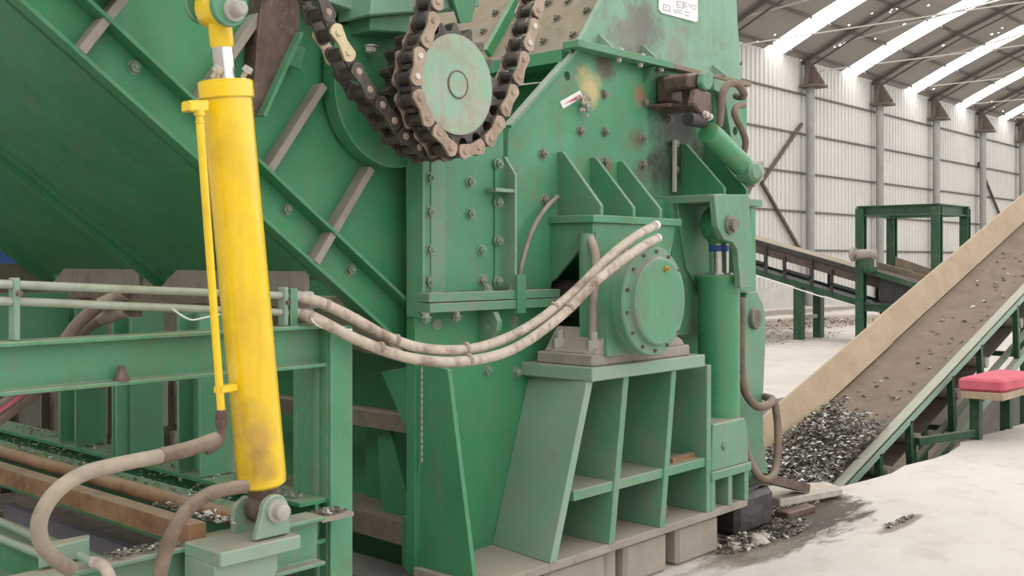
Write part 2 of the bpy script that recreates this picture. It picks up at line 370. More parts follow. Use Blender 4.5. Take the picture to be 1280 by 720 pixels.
for k in range(13): link('wall_panel', lowf, wf, Matrix.Translation((-9.5+5.45*k, -14.5, 0)))
# columns with brown capital brackets
for k, xk in enumerate(BAYS):
    if not 25 < xk < 58: continue
    c = thing('steel_column', 'grey round steel column with brown bracket against the corrugated wall', 'column', (xk, YB-.3, 0), 'steel columns of the hall')
    B().cyl((xk, YB-.3, 0), (xk, YB-.3, 7.1), .14, 16).box((xk-.25, YB-.55, 0), (xk+.25, YB-.05, .04)).obj('shaft', M['column'], c, 40)
    br = B(); br.box((xk-.33, YB-.75, 7.1), (xk+.33, YB-.06, 7.18)); br.prism([V((xk-.06, YB-.8, 7.2)), V((xk-.06, YB-.12, 7.2)), V((xk-.06, YB-.12, 8.0)), V((xk-.06, YB-.3, 8.0))], (.12, 0, 0))
    br.prism([V((xk-.28, YB-.35, 7.2)), V((xk+.28, YB-.35, 7.2)), V((xk+.12, YB-.35, 8.0)), V((xk-.12, YB-.35, 8.0))], (0, .15, 0))
    br.obj('bracket', M['bracket_brown'], c)
def brace(p0, p1, label):
    tag(B().bar(p0, p1, .09, .09, (0, 1, 0)).obj('diagonal_brace', M['bracket_brown']), label, 'brace')
brace(onY(952, 228, YB-.1), onY(1001, 314, YB-.1), 'brown diagonal brace leaning down to the column beside the far conveyor')
brace(onY(1002, 155, YB-.1), onY(952, 228, YB-.1), 'brown diagonal brace rising to the column above the machine')
brace(onY(1223, 203, YB-.1), onY(1256, 284, YB-.1), 'brown diagonal brace leaning down beside the tan conveyor skirt')
# roof: arched sheets with one translucent strip per bay
ceil = thing('ceiling', 'arched grey sheet roof with bright translucent strips', 'roof', (32, YB, 8)); del ceil['category']; ceil['kind'] = 'structure'
ys = [YB-i*(31/20) for i in range(21)]
def roof_strip(x0, x1, mat, name, lift=0.):
    b = B(); v = [(b.bm.verts.new((x0, y, roof_z(y)+lift)), b.bm.verts.new((x1, y, roof_z(y)+lift))) for y in ys]
    for i in range(20): b.bm.faces.new([v[i][0], v[i][1], v[i+1][1], v[i+1][0]])
    o = b.obj(name, mat, ceil); return o
xs = [-6.0] + [k for k in [32.5+5.45*j for j in range(-7, 6)]]
prev = -9.0
for xk in xs[1:]:
    roof_strip(prev, xk-2.5, M['roof'], 'roof_sheet'); roof_strip(xk-2.5, xk-1.3, M['skylight'], 'skylight' if xk > 30 else 'skylight_offscreen', .02); prev = xk-1.3
roof_strip(prev, XEND+.5, M['roof'], 'roof_sheet')
for xk in xs[3:]:
    b = B()
    for i in range(20):
        b.bar((xk, ys[i], roof_z(ys[i])-.12), (xk, ys[i+1], roof_z(ys[i+1])-.12), .08, .10)
        b.bar((xk+.32, ys[i], roof_z(ys[i])-.25), (xk+.32, ys[i+1], roof_z(ys[i+1])-.25), .05, .05)
    b.obj('rafter', M['truss'], ceil)
    b = B().bar((xk, YB-.2, 7.62), (xk, -14, 7.62), .032, .032)
    b.obj('tie_rod', M['rod'], ceil)
    b = B()
    for y in (13.2, 8.5, 4): b.bar((xk, y, 7.62), (xk, y, roof_z(y)-.1), .028, .028)
    b.obj('hanger_rod', M['rod'], ceil)
    b = B().bar((xk, YB-1.0, roof_z(YB-1)-.15), (xk+5.45, YB-6.6, roof_z(YB-6.6)-.15), .05, .05).obj('wind_brace', M['rod'], ceil)
for y in (16.2, 14.9, 13.5, 12.1, 10.6, 9.0, 7.3, 5.6, 3.8, 2., 0.):
    for xk in xs[5:]:
        B().bar((xk-1.3, y, roof_z(y)-.05), (min(xk+2.95, XEND), y, roof_z(y)-.05), .05, .07).obj('purlin', M['truss'], ceil)
hall_pin = B()
# small round holes in the sheets that let daylight through
for i in range(150):
    y = random.uniform(8.5, 16.3); x = random.uniform(27, 57)
    if (x-(32.5-2.7)) % 5.45 < 1.6: continue
    r = random.uniform(.02, .05); z = roof_z(y)-.012; s = -.03288*(y-1)
    hall_pin.prism([V((x+r*1.3*cos(2*pi*k/6), y+r*sin(2*pi*k/6), z+s*r*sin(2*pi*k/6))) for k in range(6)], (0, 0, .004))
hp = hall_pin.obj('daylight_holes', M['skylight'], ceil); hp['kind'] = 'stuff'

# ================================================================== SHREDDER CASING
YW = 3.27
case = thing('shredder_casing', 'large green steel shredder casing with bolted side panels', 'shredder', (4.3, 4.0, .2))
N = (0, -1, 0)
ZB0, ZB1 = 1.285, 1.365
def PY(pts, y): return [onY(a, c, y) for a, c in pts]
# main right-hand panel with the slanted top-left edge
pan = B().prism(PY([(636,158),(722,60),(934,112)], YW) + [V((5.73, YW, ZB1)), V((3.56, YW, ZB1))], (0,.05,0)).obj('side_panel', M['green_wall'], case, bevel=.003)
bolts(pan, BOLT, [onY(a, c, YW) for a, c in [(755,118),(805,128),(678,192),(725,164),(755,165),(803,173),(756,202),(803,207),(836,149),(680,250),(641,218),(641,286),(642,357)]], N)
bolts(pan, BOLT_G, [onY(a, c, YW) for a, c in [(843,180),(843,212)]], N)
B().tube([onY(843,176,YW-.02), onY(843,240,YW-.02)], .014, 8, 0).obj('sleeve', M['bolt_pale'], pan)
p = onY(709,95,YW); punch(pan, p-V((0,.05,0)), p+V((0,.12,0)), .024)
# slanted left edge strip of the panel
a, c = onY(636,158,YW-.012), onY(722,60,YW-.012)
B().bar(a, c, .016, .03, (0,1,0)).obj('edge_strip', M['green_dusty'], case)
lo = B().box((3.03, YW, .2), (5.73, YW+.05, ZB1)).obj('lower_panel', M['green_clean'], case)
bolts(lo, BOLT_FLAT, [onY(a, c, YW) for a, c in [(545,405),(615,400),(643,402)]], N)
bolts(lo, BOLT_G, [onY(a, c, YW) for a, c in [(608,463),(645,465)]], N)
ib = B().box((3.56, YW+.05, .25), (5.70, 5.0, 1.95)).obj('inner_body', M['green_clean'], case)
B().box((3.16, YW+.115, 1.22), (3.56, 5.0, 2.05)).obj('inner_body_feed_end', M['green_clean'], case)
# bolted left panel and its edge channel
x0 = onY(519,300,YW).x; zt = onY(519,196,YW).z
lp = B().box((x0, YW-.012, ZB1), (3.56, YW+.03, zt+.25)).obj('wear_panel', M['green'], case, bevel=.003)
bolts(lp, BOLT_G, [onY(a, c, YW-.012) for a, c in [(537,223),(587,228),(537,265),(587,267),(537,312),(601,313),(535,352),(602,350)]], N)
B().box((x0+.075, YW-.017, ZB1), (x0+.155, YW-.010, zt+.2)).obj('cover_strip', M['green_dusty'], case)
B().prism([V((x0-.015, YW+.035, ZB0-.02)), V((x0+.01, YW+.035, ZB0-.02)), V((x0+.012, YW-.05, ZB0-.02)), V((x0-.004, YW-.05, ZB0-.02))], (0,0,zt+.2-ZB0)).obj('edge_channel', M['green'], case, bevel=.002)
# upright stiffener with bolts on its foot flange
st = B(); xs_ = 3.556
st.prism([V((xs_, YW-.01, ZB1)), V((xs_, YW-.085, ZB1)), V((xs_, YW-.085, 1.88)), V((xs_, YW-.02, 1.965)), V((xs_, YW-.01, 1.965))], (.014,0,0))
st = st.obj('stiffener', M['green_pale'], case, bevel=.002)
ff = B().box((xs_-.062, YW-.022, ZB1+.005), (xs_, YW-.012, 1.93)).obj('stiffener_flange', M['green'], case)
bolts(ff, BOLT_G, [onY(x, y, YW-.022) for x, y in [(622,205),(622,253),(622,301),(622,352)]], N)
B().box((xs_-.12, YW-.08, 1.80), (xs_, YW-.01, 1.815)).obj('shelf_plate', M['green_pale'], case)
# horizontal joint flange
fl = B().box((x0-.01, YW-.10, ZB0), (3.86, YW, ZB0+.038)).box((x0-.01, YW-.095, ZB0+.042), (3.86, YW, ZB1)).obj('joint_flange', M['green_dusty'], case, bevel=.002)
for px in (532, 570):
    p = onY(px, 391, YW-.06); bolts(fl, BOLT_S, [V((p.x, YW-.06, ZB0))], (0,0,-1)); bolts(fl, BOLT_G, [V((p.x, YW-.06, ZB0-.018))], (0,0,-1))
for px in (609, 718-78): p = onY(px, 362, YW-.06); bolts(fl, BOLT_G, [V((p.x, YW-.06, ZB1))], (0,0,1))
B().box((3.545, YW-.11, ZB0-.02), (3.60, YW-.09, ZB1+.07)).obj('clamp_tab', M['green'], case)
# lifting lug under the flange
lx = onY(598, 400, YW).x
lg = B().prism([V((lx, YW, ZB0-.01)), V((lx, YW-.09, ZB0-.01)), V((lx, YW-.115, ZB0-.05)), V((lx, YW-.11, ZB0-.09)), V((lx, YW-.08, ZB0-.13)), V((lx, YW, ZB0-.155))], (.03,0,0)).obj('lifting_lug', M['green_dusty'], case, bevel=.002)
punch(lg, (lx-.05, YW-.065, ZB0-.07), (lx+.08, YW-.065, ZB0-.07), .022)
# foot gusset standing out from the wall, and the end plate behind it
gx = 3.045
B().prism([V((gx, YW, .231)), V((gx, 2.945, .231)), onX(560,462,gx), onX(527,452,gx)], (.022,0,0)).obj('foot_gusset', M['green_clean'], case, bevel=.003)
B().prism([onX(527,455,gx), onX(476,465,gx), onX(523,574,gx), V((gx, YW+.03, .231)), V((gx, YW, .231))], (.018,0,0)).obj('end_plate', M['green_clean'], case, bevel=.003)
for i in range(13):
    p = onX(527, 452+i*9.5, gx-.002); 
w = B(); 
for i in range(16): p = onX(527.5, 455+i*8, gx-.001); w.lathe(p-V((.001,0,.012)), p-V((.001,0,-.012)), [(0,.002),(.006,.0045),(.018,.0045),(.024,.002)], 6)
w.obj('weld_bead', M['bolt_pale'], case)
# sloping discharge plates and inner framing seen below the feed end
B().prism([V((3.06, 3.30, 1.06)), V((3.06, 4.6, 1.20)), V((2.785, 4.6, 1.305)), V((2.785, 3.34, 1.265))], (0,0,.02)).obj('sill_plate', M['dust'], case)
B().bar((3.14, 3.30, .80), (3.14, 5.0, .80), .10, .07).obj('cross_beam', M['dusty_brown'], case)
B().bar((3.2, 3.28, .33), (3.2, 5.0, .36), .22, .10).obj('lower_cross_beam', M['dusty_brown'], case)
B().prism([V((3.16, 3.62, .38)), V((3.16, 3.42, .38)), V((3.16, 3.58, .77)), V((3.16, 3.66, .77))], (.02,0,0)).obj('inner_gusset', M['green_clean'], case)
B().box((3.30, 3.55, .36), (3.36, 3.9, .8)).obj('inner_post', M['green_clean'], case)
B().box((3.56, YW+.05, 0.0), (3.60, 5.0, .3)).box((3.06, 3.34, .2), (3.08, 3.38, .42)).obj('inner_web', M['green_clean'], case)

# bracket over the bearing: flange, three gussets, webs
FX0, FX1, FY, FZ = 3.886, 4.615, 3.0, 1.707
B().box((FX0, FY, FZ-.035), (FX1, YW, FZ)).obj('bracket_flange', M['green'], case, bevel=.003)
for px, top in ((697,190),(738,197),(772,202)):
    p = onY(px, top, YW); x = p.x
    B().prism([V((x, YW, FZ)), V((x, YW, p.z)), V((x, YW-.03, p.z)), V((x, FY+.012, FZ+.045)), V((x, FY+.012, FZ))], (.022,0,0)).obj('gusset', M['green'], case, bevel=.002)
B().prism([V((FX0+.02, YW, FZ-.035)), V((FX0+.02, FY+.02, FZ-.035)), V((FX0+.02, FY+.02, FZ-.08)), V((FX0+.02, YW-.02, FZ-.30)), V((FX0+.02, YW, FZ-.31))], (.02,0,0)).obj('bracket_web', M['green'], case, bevel=.002)
B().prism([V((FX0+.041, FY+.02, FZ-.035)), V((FX1-.03, FY+.02, FZ-.035)), V((FX1-.10, FY+.02, FZ-.285)), V((FX0+.06, FY+.02, FZ-.285)), V((FX0+.041, FY+.02, FZ-.12))], (0,.02,0)).obj('bracket_front', M['green'], case, bevel=.002)
for o_ in (pan, lo, ib): punch(o_, (4.10,YW-.05,1.33), (4.10,YW+.55,1.33), .20, 32)
# grey cable looping from the gusset to the joint
B().tube([onY(697,246,YW-.02), onY(684,258,YW-.04), onY(668,282,YW-.05), onY(657,312,YW-.05), onY(650,340,YW-.05), onY(648,365,YW-.05)], .011, 8).obj('cable', M['hose'], case, 60)
# bracket over the green ram: flange, gussets, clevis plates
HX0, HX1, HY, HZ = 4.783, 5.09, 2.885, 1.838
B().box((HX0, HY, HZ-.04), (HX1, YW, HZ)).box((HX1, 2.99, HZ-.04), (5.42, YW, HZ)).obj('ram_bracket_flange', M['green_dusty'], case, bevel=.003)
for px, top in ((851,180),(880,182)):
    p = onY(px, top, YW); x = p.x
    B().prism([V((x, YW, HZ)), V((x, YW, p.z)), V((x, YW-.03, p.z)), V((x, 3.0, HZ+.05)), V((x, 3.0, HZ))], (.025,0,0)).obj('ram_gusset', M['green_clean'], case, bevel=.002)
cl = B().prism(PY([(893,243),(936,243),(940,300),(943,360),(926,360),(922,312),(916,303),(905,299),(897,283)], 2.86), (0,.035,0)).obj('clevis_plate', M['green_dusty'], case, bevel=.003)
p = onY(912,281,2.86); B().lathe(p+V((0,.005,0)), p+V((0,-.04,0)), [(0,.05),(.018,.05),(.019,.036),(.045,.034)], 20).obj('pin_head', M['bolt'], cl, 40)
B().prism([V((4.80,3.151,HZ-.04)), V((5.12,3.151,HZ-.04)), V((5.12,3.151,1.25)), V((4.9,3.151,1.45))], (0,.019,0)).obj('clevis_plate', M['green'], case, bevel=.003)
B().box((4.78, YW-.10, 1.10), (5.66, YW-.04, HZ-.04)).obj('ram_back_plate', M['green'], case)
B().box((4.62, YW-.06, 1.05), (4.80, YW-.02, HZ-.02)).obj('filler_plate', M['green_clean'], case)
# lower swing lug with pin, right of the ram
lugp = [(924,372),(930,378),(934,366),(946,364),(954,380),(958,402),(957,430),(954,500),(955,560),(962,600),(925,600),(922,500)]
lw = B().prism(PY(lugp, 3.10), (0,.05,0)).obj('swing_lug', M['green_dusty'], case, bevel=.004)
p = onY(942,398,3.10); B().lathe(p+V((0,.004,0)), p+V((0,-.05,0)), [(0,.062),(.02,.062),(.03,.055),(.032,.0)], 24).obj('pin_head', M['bolt'], lw, 40)
B().prism(PY([(926,250),(938,250),(944,300),(945,362),(926,362)], 3.05), (0,.16,0)).obj('side_rib', M['green'], case)
B().prism(PY([(922,500),(950,500),(958,590),(926,590)], 3.16), (0,.05,0)).obj('lower_web', M['green_clean'], case)

# upper chute: sloping feed face, rib, ledge
ch = [V((4.15,3.32,2.52)), V((4.15,4.9,2.52)), V((4.92,4.9,3.58)), V((4.92,3.32,3.58))]
chute = B().prism(ch, (.05,0,-.036)).obj('feed_face', M['dusty_brown'], case)
def face_pt(px, py):
    d = ray(px, py); n = V((1.06,0,-.77)); return EYE + d*((V((4.15,3.3,2.52))-EYE).dot(n)/d.dot(n))
nface = V((-.809,0,.588))
bolts(chute, BOLT, [face_pt(a, c) for a, c in [(697,23),(734,14),(680,52),(717,44),(620,17),(643,12),(629,34),(605,40),(665,40),(650,6),(711,2),(686,5)]], nface)
a, c = face_pt(615,70), face_pt(648,18)
B().prism([a, a+V((0,.03,0)), a+V((.70,.03,.963)), a+V((.70,0,.963))], nface*.05).obj('feed_rib', M['green_clean'], case)
B().box((4.02, 3.30, 2.46), (4.17, 4.9, 2.52)).obj('feed_ledge', M['green_clean'], case)
B().box((4.3, 3.33, 1.9), (5.70, 4.9, 2.5)).obj('throat_body', M['green_clean'], case)
B().tube([onY(640,107,3.34), onY(690,102,3.34)], .004, 6, 0).obj('wire', M['silver'], case)

# ================================================================== HOOD on top of the casing
hood = thing('shredder_hood', 'pale green sloping hood above the flanged joint, with white plate', 'hood', (4.9, 3.6, 2.52))
hp_ = PY([(722,57),(752,0)], 3.28); top = V((4.92, 3.28, 3.58)); r0 = onY(927,107,3.28); r1 = onY(914,-30,3.28)
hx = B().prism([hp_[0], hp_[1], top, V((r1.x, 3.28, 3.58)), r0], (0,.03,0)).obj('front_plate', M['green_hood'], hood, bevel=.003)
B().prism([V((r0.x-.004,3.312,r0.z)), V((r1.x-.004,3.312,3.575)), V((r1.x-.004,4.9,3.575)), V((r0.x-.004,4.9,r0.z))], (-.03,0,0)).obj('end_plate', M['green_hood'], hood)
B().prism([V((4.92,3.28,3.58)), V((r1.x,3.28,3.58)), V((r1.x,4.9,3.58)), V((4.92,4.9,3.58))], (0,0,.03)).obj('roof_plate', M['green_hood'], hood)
f1 = B().box((onY(719,60,3.2).x, 3.18, 2.515), (onY(842,90,3.18).x, 3.28, 2.55)).obj('flange', M['green'], hood, bevel=.002)
B().box((onY(842,90,3.2).x, 3.215, 2.53), (r0.x, 3.28, 2.555)).obj('flange', M['dusty_brown'], hood, bevel=.002)
bolts(f1, BOLT_S, [V((onY(px, 78, 3.22).x, 3.22, 2.515)) for px in (773,800,826)], (0,0,-1))
bolts(f1, BOLT_S, [V((onY(px, 60, 3.23).x, 3.23, 2.55)) for px in (776,803)], (0,0,1))
for px, py in ((747,43),(802,57),(890,82)):
    p = onY(px, py, 3.28); x = p.x
    B().prism([V((x,3.28,2.55)), V((x,3.28,p.z)), V((x,3.27,p.z)), V((x,3.19,2.555)), V((x,3.19,2.55))], (.018,0,0)).obj('gusset', M['green_pale'], hood)
B().prism([V((4.66,YW,2.43)), V((4.66,YW,2.51)), V((4.66,3.2,2.51))], (.02,0,0)).obj('under_gusset', M['green'], hood)
# white plate with unreadable grey print
y = 3.272
sg = B().prism([onY(824,-22,y), onY(872,-8,y), onY(872.5,25,y), onY(870,27.5,y), onY(827,16,y), onY(824,12,y)], (0,.006,0)).obj('white_plate', M['white'], hood)
pr = B()
def stroke(x0, y0, x1, y1, w=1.1):
    a, c = onY(x0, y0, y-.001), onY(x1, y1, y-.001); pr.bar(a, c, .001, w*.0042, (0,1,0)) if False else pr.prism([a+V((0,0,w*.002)), c+V((0,0,w*.002)), c-V((0,0,w*.002)), a-V((0,0,w*.002))], (0,.0008,0))
sl = .28
def glyph(gx, gy, w, h, segs):
    for (a, c, d, e) in segs: stroke(gx+a*w, gy+c*h+a*w*sl, gx+d*w, gy+e*h+d*w*sl)
BOX = [(0,0,1,0),(0,1,1,1),(.3,.5,.7,.5)]
for gx, gy, segs in ((829,5,BOX),(841,11,[(0,.3,1,.3),(.2,.8,.9,.8)]),(847,12,[(0,0,1,0),(0,.6,1,.6)]),(856,14,[(0,.1,1,.1),(.1,.9,.9,.9)]),(846,1,BOX),(853,2.5,[(0,0,1,0),(.2,.5,1,.5),(0,1,1,1)]),(860,4,[(0,.2,1,.2),(.2,.7,.9,.7)]),(866,6,[(0,.1,.9,.1),(0,.9,.8,.9)])):
    glyph(gx, gy, 8 if segs is BOX else 6, 7 if segs is BOX else 5, segs)
for gx, gy in ((829,5),(837,7.2),(846,1),(854,3.2)):
    a, c = onY(gx, gy, y-.001), onY(gx, gy+7, y-.001); pr.prism([a, a+V((.008,0,0)), c+V((.008,0,0)), c], (0,.0008,0))
pr.obj('print', M['grey_print'], sg)

# torn white-and-red paper strip and grease clump on the side panel
pt = tag(B().prism(PY([(700,127),(725,113),(729,121),(704,136)], YW-.004), (0,.003,0)).obj('paper_strip', M['paper']), 'torn white paper strip with red band stuck on the green panel', 'paper')
B().prism(PY([(705,130),(725,118),(728,122),(713,127.5)], YW-.0055), (0,.001,0)).obj('red_band', M['red_print'], pt)
b = B()
for i in range(26):
    p = onY(733+random.gauss(0,3.5), 131+random.gauss(0,6), YW-.01-random.random()*.03); b.lathe(p-V((.01,0,0)), p+V((.01,0,.004)), [(0,.004),(.008,.012),(.018,.003)], 6)
b = tag(b.obj('sealant_clump', M['rubble']), 'white crumbling clump with bolt below the yellow stain', 'clump')

# ================================================================== BEARING PEDESTAL
ped = thing('bearing_pedestal', 'green welded pedestal with open shelves under the round bearing', 'pedestal', (4.1, 3.0, .2))
QY = 2.88
B().box((3.02, 2.885, .195), (5.07, YW, .232)).obj('base_plate', M['dust'], ped, bevel=.003)
tp = B().box((3.687, 2.854, .972), (4.60, YW, 1.032)).obj('top_plate', M['green_pale'], ped, bevel=.004)
B().prism([V((3.435,QY,.232)), V((3.495,YW,.232)), V((3.745,YW,.972)), V((3.685,QY,.972))], (.045,0,0)).obj('leg', M['green_pale'], ped, bevel=.004)
for xb, xt in ((3.845,3.955),(4.245,4.345),(4.655,4.66)):
    B().prism([V((xb,QY,.232)), V((xb,YW,.232)), V((xt,YW,.972)), V((xt,QY,.972))], (.04,0,0)).obj('leg', M['green_dusty'], ped, bevel=.003)
for x0_, x1_ in ((3.625,3.885),(3.93,4.285),(4.33,4.655)):
    B().box((x0_-.02, QY+.01, .463), (x1_+.01, YW, .507)).obj('shelf', M['green_dusty'], ped, bevel=.003)
# end box below the ram
eb = B().prism([V((4.70,QY,.43)), V((5.07,QY,.43)), V((5.06,QY,.62)), V((5.03,QY,.668)), V((4.72,QY,.668))], (0,.36,0)).obj('ram_foot_box', M['green_dusty'], ped, bevel=.006)
bolts(eb, BOLT_FLAT, [onY(905,557,QY)], N)
B().box((4.695, QY-.01, .385), (5.085, YW, .43)).obj('foot_plate', M['green_dusty'], ped, bevel=.004)
for x in (4.70, 4.865, 5.03): B().box((x, QY, .232), (x+.04, YW, .385)).obj('foot_rib', M['green_dusty'], ped, bevel=.003)
tag(B().prism([V((4.40,2.98,.231)), V((4.46,2.98,.231)), V((4.45,2.98,.295)), V((4.40,2.98,.295))], (0,.08,0)).obj('wooden_chock', M['rust']), 'small rusty chock lying in the lower right pedestal shelf', 'chock')
b = tag(B().bar((4.42,2.94,.518),(4.645,2.96,.518),.03,.022).obj('loose_bar', M['rust']), 'rusty flat bar lying on the right middle pedestal shelf', 'bar')

# ------------------------------------------------------------------ bearing housing
bh = thing('bearing_housing', 'round green bearing housing with bolted end cap', 'bearing', (4.02, 3.0, 1.032))
bc = V((4.03, 0, 1.315))
body = B().lathe(V((4.03,2.80,1.315)), V((4.03,3.25,1.315)), [(0,.225),(.03,.235),(.13,.235),(.16,.20)], 48)
body.prism([V((3.80,2.86,1.075)), V((4.26,2.86,1.075)), V((4.25,2.86,1.35)), V((3.81,2.86,1.35))], (0,.155,0))
body.obj('housing_body', M['green_dusty'], bh, 35)
B().cyl((4.03,2.9,1.315),(4.03,3.80,1.315),.09,28).obj('shaft', M['chain_dark'], bh, 40)
cap = B().lathe(V((4.03,2.82,1.315)), V((4.03,2.6,1.315)), [(0,.247),(.05,.247),(.058,.240),(.060,.205),(.066,.200),(.085,.196),(.090,.19),(.0901,.0)], 56).obj('end_cap', M['green_dusty'], bh, 35)
B().lathe(V((4.03,2.731,1.315)), V((4.03,2.6,1.315)), [(0,.185),(.0025,.185)], 48).obj('cap_face', M['green'], bh)
bolts(cap, SCREW, [V((4.03+.224*cos(2*pi*i/14+.2), 2.763, 1.315+.224*sin(2*pi*i/14+.2))) for i in range(14)], N, 'screw')
ft = B().box((3.72,2.88,1.032), (4.50,3.2,1.085)).prism([V((4.20,2.88,1.085)), V((4.46,2.88,1.085)), V((4.44,2.88,1.11)), V((4.24,2.88,1.2))], (0,.3,0)).prism([V((3.86,2.88,1.085)), V((3.74,2.88,1.085)), V((3.76,2.88,1.10)), V((3.84,2.88,1.2))], (0,.3,0)).obj('housing_foot', M['dust'], bh, bevel=.006)
bolts(ft, BOLT_BIG, [V((3.79,2.925,1.085)), V((3.79,3.12,1.085)), V((4.38,2.93,1.10)), V((4.42,3.12,1.09))], (0,0,1))
p = V((4.06,2.73,1.46)); b = B().lathe(p, p+V((0,-.03,0)), [(0,.012),(.012,.012),(.013,.007),(.026,.006)], 10).obj('grease_nipple', plain('orange_brass', (.62,.28,.04), .4, .4), bh)
B().cyl((3.86,3.02,1.085),(3.86,3.02,1.62),.035,16).obj('lube_pipe', M['green_dusty'], bh, 40)
B().tube([V((3.86,3.0,1.60)), V((3.80,2.92,1.50)), V((3.795,2.93,1.30)), V((3.80,2.94,1.12))], .02, 8).obj('lube_hose', M['hose'], bh, 60)

# ------------------------------------------------------------------ concrete blocks under the base
def block(x0, x1, label, y0=2.91, z1=.195):
    tag(B().box((x0, y0, 0), (x1, y0+.34, z1)).obj('concrete_block', M['block'], bevel=.018), label, 'block')
block(4.44, 4.82, 'dusty concrete block under the base, end one by the oily patch')
block(4.01, 4.35, 'dusty concrete block under the base, between the two other blocks')
block(3.45, 3.86, 'dusty concrete block under the slanted pale pedestal leg')
block(2.95, 3.3, 'dusty concrete block under the foot of the triangular gusset', 2.93)
tag(B().cyl((3.935,3.0,0),(3.935,3.0,.195),.07,20).obj('concrete_plug', M['block'], None, 40, ), 'round concrete plug between two blocks under the base', 'plug')
gb_ = B().prism([V((5.10,2.96,0)), V((5.52,2.97,0)), V((5.55,3.25,0)), V((5.12,3.255,0))], (0,0,.22)).obj('grease_block', M['grease'], None, bevel=.03)
tag(gb_, 'block caked in black grease beside the pedestal base', 'block')
b = B(); 
for i in range(7): a = random.uniform(-.5,.5); b.bar((5.13+i*.03,3.0+i*.008+a*.02,.232+i*.0025), (5.32+i*.03,3.03+a*.05,.232+i*.0025), .04, .02)
tag(b.obj('greasy_scrap', M['grease']), 'greasy black scrap strips heaped on the caked block', 'scrap', kind='stuff')

# ================================================================== GREEN RAM
ram = thing('hydraulic_ram', 'upright green hydraulic ram with blue banded chrome rod', 'hydraulic cylinder', (5.03, 3.02, .668))
rx, ry = 5.02, 3.03
B().lathe((rx,ry,.66),(rx,ry,2), [(0,.112),(.72,.112),(.73,.118),(.755,.118),(.765,.10)], 36).obj('barrel', M['green_gloss'], ram, 35)
B().lathe((rx,ry,1.42),(rx,ry,2), [(0,.075),(.012,.075),(.013,.053),(.19,.053)], 28).obj('rod', M['steel'], ram, 35)
B().lathe((rx,ry,1.545),(rx,ry,2), [(0,.0545),(.035,.0545)], 28).obj('blue_band', M['blue'], ram, 35)
B().lathe((rx,ry,1.58),(rx,ry,2), [(0,.05),(.01,.056),(.03,.06),(.07,.07)], 28).lathe((rx,2.96,1.69),(rx,3.12,1.69), [(0,.088),(.02,.10),(.11,.10),(.13,.088)], 32).obj('rod_eye', M['green_clean'], ram, 35)
# ================================================================== SMALL UPPER CYLINDER with hinge
sc = thing('hydraulic_cylinder', 'small green tilted cylinder beside the rusty hinge', 'hydraulic cylinder', onY(885,165,2.98))
a, c = onY(884,164,2.98), onY(940,219,2.98); L_ = (c-a).length
B().lathe(a, c, [(0,.02),(.01,.058),(.06,.062),(L_-.05,.062),(L_-.03,.068),(L_,.066)], 28).obj('barrel', M['green_gloss'], sc, 35)
p = onY(940,214,2.93); B().lathe(p+V((0,-.03,0)), p+V((0,.1,0)), [(0,.04),(.02,.055),(.1,.055)], 24).obj('trunnion', M['green_dusty'], sc, 35)
hg = thing('hinge_linkage', 'greasy rusty hinge linkage on the green casing', 'hinge', onY(850,130,3.2))
B().prism(PY([(838,93),(866,92),(864,131),(838,127)], 3.17), (0,.09,0)).obj('wall_block', M['rust_dark'], hg, bevel=.012)
B().prism(PY([(838,128),(866,134),(866,140),(838,133)], 3.12), (0,.14,0)).obj('stop_bar', M['rust_dark'], hg, bevel=.006)
B().prism(PY([(859,92),(880,89),(884,108),(873,112),(862,110)], 3.0), (0,.16,0)).obj('upper_knuckle', M['rust_dark'], hg, bevel=.012)
B().prism(PY([(872,110),(890,116),(891,146),(878,147),(868,130)], 2.97), (0,.05,0)).obj('arm', M['rust_dark'], hg, bevel=.010)
B().prism(PY([(861,110),(869,114),(869,140),(862,134)], 3.06), (0,.05,0)).obj('arm', M['rust_dark'], hg, bevel=.008)
p = onY(868,150,2.98); B().cyl(p+V((-.06,0,0)), p+V((.08,0,-.0)), .035, 20).obj('pin', M['black'], hg, 40)
B().bar(onY(870,113,3.0), onY(871,138,3.0), .012, .012, (0,1,0)).obj('chrome_pin', M['silver'], hg)
bolts(hg, BOLT_S, [onY(886,146,2.95), onY(881,143,2.95)], N)
B().prism(PY([(880,92),(885,86),(892,91),(893,104),(888,113),(882,112),(878,103)], 2.95), (0,.04,0)).obj('ear', M['green_dusty'], hg, bevel=.008)
cp = B().prism(PY([(893,98),(925,106),(928,150),(930,182),(922,190),(914,172),(906,120),(893,112)], 3.14), (0,.03,0)).obj('cheek_plate', M['green_dusty'], hg, bevel=.003)
B().prism(PY([(893,102),(912,107),(916,172),(893,158)], 3.2), (0,.03,0)).obj('back_cheek', M['green_clean'], hg)
p = onY(919,164,3.14); punch(cp, p-V((0,.05,0)), p+V((0,.08,0)), .026)
B().prism(PY([(936,203),(956,201),(955,224),(944,234),(936,222)], 3.05), (0,.16,0)).obj('end_bracket', M['dust'], hg, bevel=.004)
B().prism(PY([(918,210),(948,222),(936,244),(924,236)], 3.12), (0,.14,0)).obj('greasy_seat', M['rust_dark'], hg)
tag(B().tube([onY(899,158,2.96), onY(901,140,2.95), onY(903,118,2.95), onY(911,105,2.95), onY(922,106,2.96), onY(930,117,2.98), onY(928,121,3.0), onY(920,120,3.08)], .020, 10).obj('hydraulic_hose', M['hose_brown'], None, 60), 'brown hose arching over the small tilted cylinder', 'hose')
tag(B().tube([onY(930,131,3.05), onY(922,133,2.98), onY(918,140,2.96), onY(922,152,2.95), onY(929,166,2.95), onY(932,178,2.95), onY(930,192,2.96)], .018, 10).obj('hydraulic_hose', M['hose_brown'], None, 60), 'brown hose curling down to the lower end of the small tilted cylinder', 'hose')
